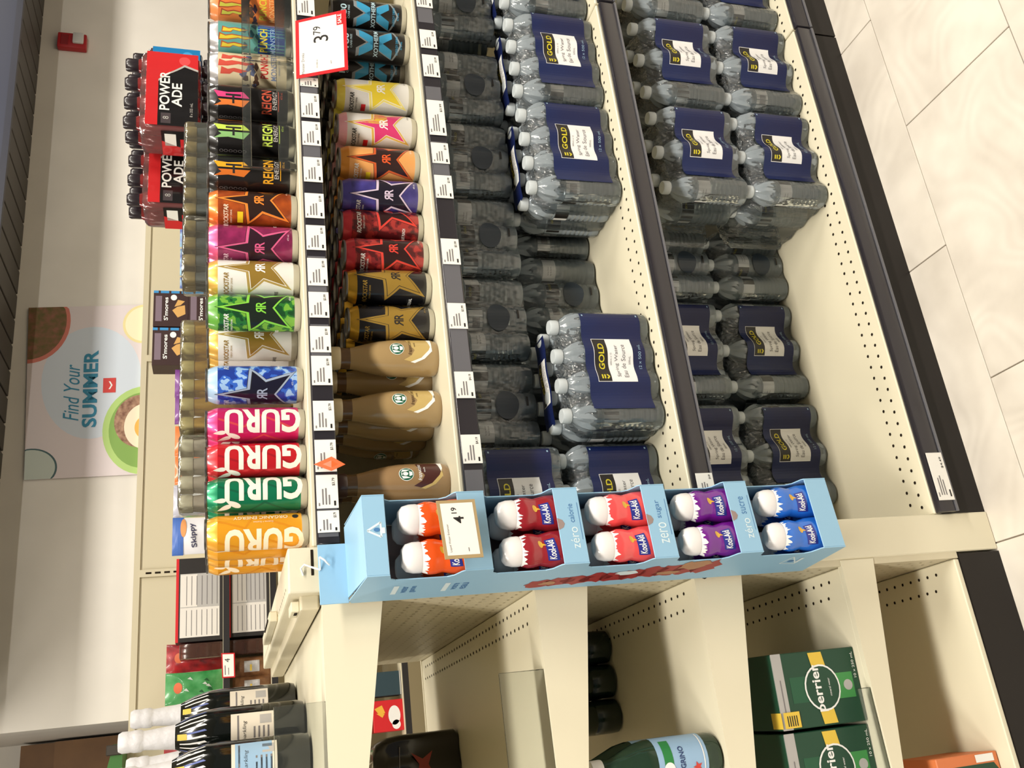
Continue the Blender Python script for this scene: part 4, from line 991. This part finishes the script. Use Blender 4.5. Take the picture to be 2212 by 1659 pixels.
g = G(); p.lay(g, lambda a, b, l: (a, -.0665-.0004*l, b)); g.build('pack_print', t)
# ---- boxed drink with orange label on the end base
carton('orange_label_carton', -.36, px(2125, 1622, 2, .112).x, .035, .16, .112, .112+.135, mat('orange_card', (214, 122, 72), .5),
       lambda p, w, h, d: (p.poly([(-w, 0), (w*.72, 0), (w*.86, 12), (w*.86, h-22), (w*.70, h), (-w, h)], pg, 1), p.rect(w*.88, w*.98, 10, 50, white, 2), p.poly([(w*.2, h-20), (w*.36, h-44), (w*.44, h-80), (w*.3, h-52)], mat('leaf_light', (150, 190, 130), .5), 2)),
       'dark green and orange carton on the end base deck')
# ---- champagne bottles on the end top shelf
foil = mat('white_foil', (222, 222, 226), .4, bump=(60, .25)); dglass = mat('black_green_glass', (14, 18, 16), .12, coat=.5); blu = mat('blue_stripe', (86, 104, 176), .4)
def champ(lab_c, blue):
    M_ = {}; prof = [(.030, 0), (.040, .004), (.0425, .016), (.0425, .150), (.0405, .172), (.033, .200), (.0215, .226)]
    rz = lambda z: next((a[0]+(q[0]-a[0])*(z-a[1])/(q[1]-a[1]) for a, q in zip(prof, prof[1:]) if a[1] <= z <= q[1]), .021)
    g = G(); g.lathe(prof, 24, dglass); M_['bottle_glass'] = g.mesh('bottle_glass', True)
    g = G(); g.lathe([(.0218, .222), (.0200, .236), (.0162, .276), (.0168, .280), (.0190, .283), (.0190, .294), (.0176, .300), (.0182, .304), (.0182, .314), (.0150, .320), (.0, .321)], 20, foil); M_['foil_neck'] = g.mesh('foil_neck', True)
    p = Print()
    for i in range(9):
        a = -48+i*12; p.poly([(a, 218), (a+3.2, 218), (a*.86+9, 176), (a*.86+6, 172)], blu if i % 4 == 0 else white, 1)
    def lay_(p, nm):
        g = G(); p.lay(g, lambda a, z, l: ((rz(z)+.0003*l)*math.sin(a/.0425), -(rz(z)+.0003*l)*math.cos(a/.0425), z), .006, .01); M_[nm] = g.mesh(nm, True)
    p.poly([(-12, 222), (6, 222), (4, 206), (-10, 206)], yel, 2)
    lay_(p, 'shoulder_stripes'); p = Print()
    p.rect(-30, 30, 58, 132, lab_c, 1).rect(-26, 26, 118, 121, inkg, 2).rect(8, 24, 62, 82, strip, 2)
    p.text('Sparkling', -4, 108, 8, ink, 2, shear=.25, w=38)
    for i in range(4): p.rect(-26, 4, 66+i*8, 69+i*8, inkg, 2)
    if blue: p.rect(-30, 30, 66, 126, lbl, 2)
    lay_(p, 'bottle_label')
    return M_
CA = champ(mat('cream_label', (226, 218, 204), .5), False); CB = champ(mat('cream_label', (226, 218, 204), .5), True)
for yi, y, M_, ph, lab in ((1590, .40, CA, 0, 'dark wine bottle with white foil neck standing foremost on the end top shelf'), (1543, .62, CA, 14, 'dark wine bottle with white foil neck close to the top beam'),
                     (1645, .56, CB, 8, 'dark wine bottle with white foil and a pale blue label'), (1668, .30, CB, 12, 'dark wine bottle with blue label at the free edge of the end shelf')):
    X = px(400, yi, 1, y).x; put('wine_bottle', M_, lab, 'bottle', (X, y, 1.307), -math.atan2(X, y-CAM.y)+R(ph), 'foil-necked wine bottles on the end top shelf')

# ---- sports drink packs on the far side of the top shelf
clr = clear('pink_wrap', (246, 226, 226), (200, 150, 150), .18, .12, (30, .4, (1, 1, .4)))
def sports(col, nm, side):
    cm = C(nm, col); bl = C('sports_black', (20, 18, 20)); M_ = {}; bh = .188
    g = G(); g.lathe([(.024, 0), (.029, .003), (.030, .012), (.030, .110), (.028, .128), (.021, .148), (.016, .158)], 16, C(nm+'_liquid', side, .2)); B = g.mesh('sports_bottle', True)
    g = G(); g.lathe([(.0172, .156), (.0178, .158), (.0178, .182), (.015, bh)], 14, C('sports_cap', (44, 36, 42))); Cc = g.mesh('sports_cap', True)
    hw, hd = .124, .0625
    def fr(a): return -hd-.0042+.003*(1-math.cos(2*math.pi*(a-.093)/.062))/2
    p = Print()
    p.rect(-118, 118, 6, 134, bl, 0).rect(-118, 118, 104, 134, cm, 1)
    p.poly([(20, 104), (118, 104), (118, 6), (62, 6), (74, 40), (48, 76)], cm, 1).poly([(20, 104), (26, 104), (54, 76), (80, 40), (68, 6), (62, 6), (74, 40), (48, 76)], strip, 2)
    p.text('POWER', -8, 88, 25, white, 3, bold=.02, w=124).text('ADE', -20, 58, 25, white, 3, bold=.02, w=74)
    p.rect(-112, -80, 72, 96, C('badge_grey', (74, 66, 70)), 2).text('8', -96, 84, 14, strip, 3).oval(92, 40, 14, 14, C(nm+'_tint', tuple(min(255, c+40) for c in col)), 2).text('8 x 355 mL', -66, 22, 7, strip, 3)
    g = G(); p.lay(g, lambda a, b, l: (a, fr(a)-.0003*l, b), .006); pm = g.mesh('printed_wrap')
    # wrap on the short side
    q = Print(); q.rect(-52, 52, 6, 96, bl, 0).poly([(-52, 96), (10, 96), (-20, 40), (-52, 30)], cm, 1).rect(-10, 40, 60, 88, white, 1).rect(-40, 20, 20, 50, cm, 1)
    sg = G(); q.lay(sg, lambda a, b, l: (-hw-.002-.0003*l, -a, b)); sm_ = sg.mesh('side_wrap')
    fg = G(); fg.rbox(-hw-.0015, hw+.0015, -hd-.0006, hd+.001, .002, .150, clr, .02, 3); fm_ = fg.mesh('clear_wrap', True)
    return B, Cc, pm, sm_, fm_
SR = sports((206, 40, 44), 'sports_red', (128, 30, 34)); SB = sports((30, 130, 196), 'sports_blue', (24, 60, 110))
def sports_pack(K_, x, y, z, label, rz=0):
    B, Cc, pm, sm_, fm_ = K_; t = thing('sports_drink_pack', label, 'drink pack', (x, y, z), rz, 'sports drink packs')
    def ch(nm, me, par): o = bpy.data.objects.new(nm, me); COL.objects.link(o); o.parent = par; return o
    for i in range(4):
        for j in range(2):
            b = ch('sports_bottle', B, t); b.location = ((i-1.5)*.062, (j-.5)*.062, 0); ch('bottle_cap', Cc, b)
    ch('printed_wrap', pm, t); ch('side_wrap', sm_, t); ch('clear_wrap', fm_, t)
yq = .68
xA = px(350, 128, 1, yq).x-.02; zq = px(272, 215, 1, yq).z-.188
for lv in (0, 1):
    z = Z1+lv*(zq-Z1); nm = ('lower layer', 'upper layer')[lv]
    sports_pack(SR, xA-.130, yq, z, 'lettered red sports drink pack, foremost stack, '+nm)
    sports_pack(SR, xA-.262, yq+.155, z, 'red sports drink pack in the stack set back beside it, '+nm, 0)
    sports_pack(SB, xA+.03, yq+.16, z, 'blue sports drink pack behind the red one, '+nm)
# ---- rows of slim clear bottles between the cans and the sports packs
def slim_rows(x0, x1, y, body, cap, label, bn):
    clearw = clear('slim_wrap', (238, 240, 236), (170, 168, 156), .12, .1, (40, .4, (1, 1, .5)))
    t = thing('slim_bottle_pack', label, 'drink pack', ((x0+x1)/2, y, Z1), 0, 'wrapped packs of slim bottles'); n = max(3, int((x1-x0)/.036)); L_ = x1-x0; hh = .212
    g = G(); g.lathe([(.014, 0), (.0172, .003), (.0172, .120), (.0160, .150), (.0115, .178), (.0105, .190)], 12, body); B = g.mesh('slim_bottle', True)
    g = G(); g.lathe([(.0122, .188), (.0128, .190), (.0128, .208), (.0105, hh)], 12, cap); Cc = g.mesh('slim_cap', True)
    for i in range(n):
        for j in range(2):
            b = bpy.data.objects.new('slim_bottle', B); COL.objects.link(b); b.parent = t; b.location = (-L_/2+.018+i*(L_-.036)/(n-1), (j-.5)*.036, 0)
            c = bpy.data.objects.new('bottle_cap', Cc); COL.objects.link(c); c.parent = b
    g = G(); g.rbox(-L_/2, L_/2, -.0375, .0375, .002, .2145, clearw, .008, 2); g.build('clear_wrap', t, True)
ys = .335
def xs_(yi): return px(430, yi, 1, ys).x
slim_rows(xs_(478), xs_(284), ys, C('slate_bottle', (96, 104, 108)), C('straw_cap', (168, 148, 100)), 'clear-wrapped slate grey bottles with straw-coloured caps in front of the sports packs', 'slate')
slim_rows(xs_(626), xs_(484), ys, C('slate_bottle2', (104, 110, 112)), C('straw_cap', (168, 148, 100)), 'clear-wrapped slate grey bottles beside the chocolate boxes', 'slate')
slim_rows(xs_(940), xs_(706), ys, C('golden_bottle', (206, 164, 70), .3, .3), C('lemon_cap', (206, 192, 132)), 'clear-wrapped golden bottles with lemon caps behind the blue star can', 'gold')
slim_rows(xs_(1108), xs_(950), ys, C('milky_bottle', (196, 186, 172)), C('cream_cap', (226, 220, 196)), 'clear-wrapped milky bottles with cream caps behind the slim cans', 'milk')

# ================================================================ wall shelving across the far aisle
YS = 3.10
t = thing('wall_shelving', 'tall cream wall shelving with snacks across the far aisle', 'shelving', (0, YW, 0)); wz = px(315, 850, 1, 3.64).z
def wb(nm, *a, m=cream_d, par=None): g = G(); g.box(a[0], a[1], a[2]-YW, a[3]-YW, a[4], a[5], m); return g.build(nm, par or t)
xj = px(340, 1237, 1, 3.63).x
for xa, xb in ((xj-1.23, xj-.02), (xj+.02, xj+1.2), (xj+1.24, xj+2.2)): wb('back_panel', xa, xb, 3.645, 3.665, .1, wz)
wb('top_trim', xj-1.23, xj+2.2, 3.635, 3.672, wz, wz+.03)
for xu in (xj-1.25, xj, xj+1.22):
    u_ = wb('slotted_upright', xu-.019, xu+.019, 3.63, 3.66, .1, wz)
    gg = G(); gg.flat = True
    for i in range(32):
        z = wz-.04-i*.045; gg.add([(xu-.005, -.0506, z-.016), (xu+.005, -.0506, z-.016), (xu+.005, -.0506, z+.012), (xu-.005, -.0506, z+.012)], [(0, 1, 2, 3)], hole)
    gg.build('upright_slot_row', u_)['kind'] = 'stuff'
zA, zB = 1.456, 1.243
for z in (zA, zB, .95, .64, .12):
    wb('wall_shelf', xj-1.23, xj+2.2, YS, 3.644, z-.022, z); wb('shelf_edge', xj-1.23, xj+2.2, YS-.012, YS-.001, z-.03, z-.002, m=mat('black_shelf_edge', (34, 32, 34), .4))
def pxx(yi, x=430, y=YS+.03): return px(x, yi, 1, y).x
choc = mat('chocolate_card', (52, 28, 28), .5); cyan_ = mat('cyan_strip', (56, 140, 200), .5)
def smores(p, w, h, d):
    p.rect(w*.86, w, 0, h, cyan_, 1)
    for i in range(3): p.rect(w*.86, w, h*(.2+i*.3), h*(.26+i*.3), choc, 2)
    p.rect(-w*.72, w*.7, h*.76, h*.94, mat('mauve_word_block', (120, 104, 118), .5), 1).text("S'mores", -w*.02, h*.64, h*.12, white, 2, bold=.02, w=w*1.3)
    ck = mat('cookie', (206, 160, 92), .6); p.poly([(-w*.5, h*.3), (-w*.1, h*.46), (w*.1, h*.32), (w*.2, h*.1), (-w*.3, h*.08)], ck, 1).poly([(w*.1, h*.4), (w*.5, h*.3), (w*.42, h*.1), (w*.2, h*.22)], ck, 1)
    p.oval(w*.62, h*.42, w*.16, h*.09, white, 1)
xh = [(pxx(789), pxx(709)), (pxx(706), pxx(630))]; hh = (px(330, 700, 1, YS+.03).z-zA)/2
for i, (xa, xb) in enumerate(xh):
    for j in range(2):
        carton('chocolate_bar_box', xa, xb, YS+.03, YS+.15, zA+j*hh, zA+(j+1)*hh-.0005, choc, smores, 'dark brown chocolate box, %s of the stack %s' % (('bottom', 'top')[j], ('beside the purple bag', 'beside the blue packets')[i]), 'box', 'stacked chocolate boxes')
# red and black boxes with pale text panels
def textbox(p, w, h, d):
    p.rect(-w, w, h-12, h, red, 1).rect(-w*.9, w*.62, 14, h-18, strip, 1).rect(-w*.9, -w*.2, 16, h-20, mat('off_white_panel', (222, 218, 212), .5), 2).rect(-w*.18, w*.6, h*.55, h-20, mat('off_white_panel', (222, 218, 212), .5), 2)
    for i in range(7): p.rect(-w*.86, -w*.26, 24+i*(h-50)/7, 27+i*(h-50)/7, inkg, 3); p.rect(-w*.14, w*.56, 24+i*(h-50)/7, 27+i*(h-50)/7, inkg, 3)
bkc = mat('black_card', (28, 24, 24), .5)
xa, xb = pxx(1385, 430, YS+.03), pxx(1205, 430, YS+.03)
carton('cracker_box', xa, xb, YS+.03, YS+.12, zA, px(380, 1290, 1, YS+.03).z, bkc, textbox, 'black and red box with pale text panels beside the red snack bag', 'box', 'black and red boxes')
carton('cracker_box', xa+.005, xb+.005, YS+.03, YS+.12, zB, zB+.19, bkc, textbox, 'black and red box on the lower wall shelf, under the other one', 'box', 'black and red boxes')
clb = clear('brown_clear_tub', (206, 180, 170), (110, 80, 70), .35, .1)
for z, hz_, nm in ((zA, .19, 'upper'), (zB, .185, 'lower')):
    g = G(); g.rbox(xa-.075, xa-.006, YS+.03, YS+.13, z, z+hz_, clb, .008, 2)
    for i in range(3): g.rbox(xa-.07, xa-.012, YS+.035, YS+.12, z+.006+i*.055, z+.052+i*.055, mat('brown_biscuit', (96, 56, 46), .6), .012, 2)
    tag(g.build('biscuit_tub', None, True), 'clear tub of brown biscuits beside the %s black and red box' % nm, 'tub')
def gel(top, col):
    def art(p, w, h):
        cw = mat('window_glint', (190, 200, 190), .3)
        p.oval(0, h*.78, w*.34, h*.075, mat('orange_oval', (196, 92, 48), .5), 1); rnd = random.Random(4)
        for i in range(8):
            x, z = rnd.uniform(-w*.5, w*.5), rnd.uniform(h*.12, h*.62); p.poly([(x, z), (x+w*.22, z+h*.05), (x+w*.1, z+h*.10)], cw if i % 2 else col, 1)
    return art
gb = mat('green_foil', (34, 128, 60), .3, coat=.3, noise=((90, 160, 100), 22, .5)); rb = mat('red_foil', (190, 36, 42), .3, coat=.3, noise=((120, 30, 38), 24, .4))
ztop_ = px(357, 1450, 1, YS+.03).z-zA
bag('snack_bag', pxx(1482), YS+.06, zA, pxx(1446)-pxx(1516), ztop_, gb, gel(0, mat('green_dark', (20, 84, 44), .4)), 'glossy green snack bag with an orange oval', 'foil snack bags')
bag('snack_bag', pxx(1411), YS+.17, zA, pxx(1378)-pxx(1444), ztop_+.004, rb, gel(0, mat('red_dark', (110, 24, 30), .4)), 'glossy red snack bag behind the green one', 'foil snack bags')
bag('snack_bag', pxx(1645), YS+.06, zA, .16, ztop_, rb, gel(0, mat('red_dark', (110, 24, 30), .4)), 'glossy red snack bag half hidden by the wine bottles', 'foil snack bags')
# price card with red border on that shelf edge
quad_sign('price_card', [px(480, 1465, 1, YS-.02), px(478, 1411, 1, YS-.02), px(508, 1463, 1, YS-.02), px(507, 1410, 1, YS-.02)], 'small red-bordered price card on the wall shelf edge under the snack bags', 'sign', lambda p: (p.text('4', 70, 32, 22, K, 2), p.rect(12, 50, 40, 44, inkg, 2), p.rect(12, 40, 26, 29, inkg, 2)), 100, 56, red, .002, 5)
# pastry bags on the lower wall shelf
past = mat('pastry_brown', (150, 108, 70), .5, noise=((96, 60, 40), 30, .5))
for i, (yi, w_) in enumerate(((1436, .09), (1478, .09), (1522, .09), (1568, .09))):
    bag('pastry_bag', pxx(yi, 560), YS+.06, zB, w_, .17, past, lambda p, w, h: (p.rect(-w*.6, w*.5, h*.3, h*.7, strip, 1), p.rect(-w*.5, w*.1, h*.5, h*.55, yel, 2)), 'clear bag of brown pastries on the lower wall shelf', 'pastry bags on the lower wall shelf', 0, 'bag', .07)
# packets farther along
wbag = mat('white_foil_bag', (226, 226, 232), .35, coat=.3); 
bag('peanut_bag', pxx(1157, 410), YS+.04, zA, pxx(1118, 410)-pxx(1200, 410), px(372, 1160, 1, YS+.03).z-zA, wbag, lambda p, w, h: (p.rect(-w, w, h*.78, h, mat('blue_top', (52, 96, 176), .4), 1), p.text('Skippy', 0, h*.58, h*.14, mat('word_dark', (60, 60, 90), .5), 2, w=w*1.3, bold=.02, rot=8), p.oval(w*.1, h*.25, w*.4, h*.12, mat('peanut', (140, 84, 50), .6), 2), p.oval(w*.4, h*.78, w*.5, h*.06, mat('peanut_l', (206, 140, 80), .6), 2)), 'white snack bag with a blue top and brown picture', 'snack bags on the wall shelf')
bag('grey_snack_bag', pxx(1080, 410), YS+.05, zA, pxx(1046, 410)-pxx(1116, 410), px(374, 1080, 1, YS+.03).z-zA, mat('silver_bag', (176, 176, 190), .35, coat=.3), lambda p, w, h: p.rect(-w*.6, w*.6, h*.2, h*.6, wbag, 1), 'plain silver snack bag beside the white one', 'snack bags on the wall shelf')
for k, (ya, yb, c, nm) in enumerate(((1044, 980, (216, 112, 44), 'orange'), (982, 918, (222, 120, 50), 'orange'), (914, 852, (112, 52, 132), 'purple'), (856, 796, (104, 48, 126), 'purple'))):
    bag('crisp_bag', pxx((ya+yb)/2, 410), YS+.045, zA, pxx(yb, 410)-pxx(ya, 410), px(377, ya, 1, YS+.03).z-zA, mat('%s_crisp_foil' % nm, c, .35, coat=.3), lambda p, w, h: (p.rect(-w*.7, w*.7, h*.15, h*.72, wbag, 1), p.oval(0, h*.75, w*.4, h*.08, mat('cookie', (206, 160, 92), .6), 2), p.rect(-w*.3, w*.3, h*.66, h*.7, lbl, 3)), '%s crisp bag on the wall shelf %s' % (nm, ('beside the silver bag', 'beside the purple bags', 'beside the orange bags', 'beside the chocolate boxes')[k]), 'snack bags on the wall shelf')
for k, (ya, yb) in enumerate(((620, 596), (592, 534), (530, 486))):
    bag('blue_snack_packet', pxx((ya+yb)/2, 410), YS+.05, zA, pxx(yb, 410)-pxx(ya, 410), px(388, ya, 1, YS+.03).z-zA, mat('blue_packet', (66, 82, 160), .4, noise=((150, 190, 214), 20, .3)), lambda p, w, h: p.rect(-w*.6, w*.6, h*.4, h*.7, lbl, 1), 'small blue snack packet %s' % ('right beside the chocolate boxes', 'between two other blue packets', 'farthest from the chocolate boxes')[k], 'blue snack packets')
# goods glimpsed through the end shelf
xr0, xr1 = pxx(1580, 840), pxx(1512, 840)
flame = mat('flame_yellow', (232, 176, 60), .5)
carton('instant_meal_box', xr0, xr1, YS+.03, YS+.13, .64, px(806, 1540, 1, YS+.03).z, red, lambda p, w, h, d: (p.oval(-w*.0, h*.30, w*.62, h*.2, white, 1), p.poly([(w*.2, h*.6), (w*.7, h*.7), (w*.5, h*.95), (w*.1, h*.8)], flame, 1), p.poly([(-w*.1, h*.7), (w*.15, h*.62), (w*.2, h*.9)], flame, 2), p.oval(-w*.6, h*.25, w*.3, h*.14, white, 1)), 'red meal box with yellow flames and white bowls, far shelf seen through the end unit')
carton('teal_box', xr1+.02, xr1+.13, YS+.03, YS+.13, .64, px(808, 1470, 1, YS+.03).z, mat('dark_teal_card', (38, 62, 72), .5), lambda p, w, h, d: p.rect(-w, w, 2, 8, strip, 1), 'dark teal box beside the red meal box on the far shelf')
# dark green bin glimpsed at the end of the wall
g = G(); q0 = px(300, 1625, 1, 3.3); g.prism([(q0.x-.16, wz+.03), (q0.x+.05, wz+.03), (q0.x+.05, wz+.07), (q0.x-.16, wz+.12)], 3.40, 3.62, mat('leaf_green_card', (56, 108, 46), .5)); g.rbox(q0.x+.002, q0.x+.048, 3.39, 3.40, wz+.03, wz+.10, mat('dark_handle', (52, 46, 38), .5), .004, 1)
tag(g.build('green_carton'), 'green carton with dark handle lying on top of the wall shelving', 'box')
# ---- wall poster and fire alarm
c4 = [px(52, 1037, 1, YW-.012), px(62, 665, 1, YW-.012), px(306, 1024, 1, YW-.012), px(320, 658, 1, YW-.012)]
pinkp = mat('poster_blush', (222, 212, 214), .6); cir = mat('poster_blue_white', (206, 216, 228), .6); teal = mat('poster_teal', (44, 132, 166), .6)
def poster(p):
    w, h = 1000, 590
    def clipo(cx, cz, rx, rz, m, l, n=40):
        p.poly([(min(max(cx+rx*math.cos(i*6.2832/n), 0), w), min(max(cz+rz*math.sin(i*6.2832/n), 0), h)) for i in range(n)], m, l)
    p.rect(0, w, 0, h, pinkp, 1); clipo(540, 270, 330, 250, cir, 2)
    sal = mat('salad_bowl', (84, 92, 40), .7, noise=((150, 96, 80), 26, .5, 5)); coralb = mat('coral_bowl', (206, 120, 104), .6)
    clipo(910, 590, 250, 205, coralb, 3); clipo(915, 590, 232, 186, sal, 4)
    clipo(880, 20, 120, 105, mat('pale_yellow_ring', (232, 218, 160), .6), 3); clipo(880, 20, 106, 92, mat('pale_yellow', (242, 234, 198), .6), 4)
    clipo(250, 0, 250, 210, mat('lime_plate', (176, 208, 124), .6), 3); clipo(250, 0, 215, 178, mat('lime_plate_in', (130, 168, 84), .6), 4)
    clipo(300, 20, 150, 132, mat('rice_meat', (186, 150, 124), .7, noise=((110, 70, 56), 34, .4, 5)), 5); clipo(270, -10, 130, 110, mat('egg_white', (240, 226, 200), .6), 6); clipo(262, -8, 64, 54, mat('egg_yolk', (232, 176, 84), .6), 7)
    clipo(60, 560, 110, 130, mat('slate_glass_rim', (70, 100, 104), .6), 3); clipo(60, 562, 102, 122, mat('pale_glass', (196, 206, 198), .6), 4)
    p.text('Find Your', 480, 370, 78, teal, 8, shear=.35, w=330).text('SUMMER', 500, 278, 74, teal, 8, bold=.03, w=450)
    p.rect(470, 556, 150, 214, mat('logo_red', (206, 62, 58), .5), 8).poly([(490, 178), (513, 166), (536, 178), (536, 186), (513, 174), (490, 186)], white, 9)
quad_sign('wall_poster', c4, 'large summer food poster with teal lettering on the white wall', 'poster', poster, 1000, 590, pinkp, .006, 0)
a0 = px(156, 90, 1, YW-.03)
t = thing('fire_alarm', 'red fire alarm with a white strobe on the wall', 'fire alarm', (a0.x, YW, a0.z)); rdp = mat('alarm_red', (168, 34, 38), .4)
g = G(); g.rbox(-.058, .058, -.045, -.001, -.085, .085, rdp, .008, 2); g.build('alarm_housing', t, True)
g = G(); g.rbox(-.03, .05, -.066, -.044, -.07, -.005, mat('strobe_lens', (206, 206, 204), .15, coat=.6), .008, 2); g.build('strobe_lens', t, True)
g = G(); g.rbox(-.04, .04, -.048, -.0445, .02, .065, mat('alarm_grille', (134, 26, 30), .5), .002, 1); g.build('horn_grille', t)
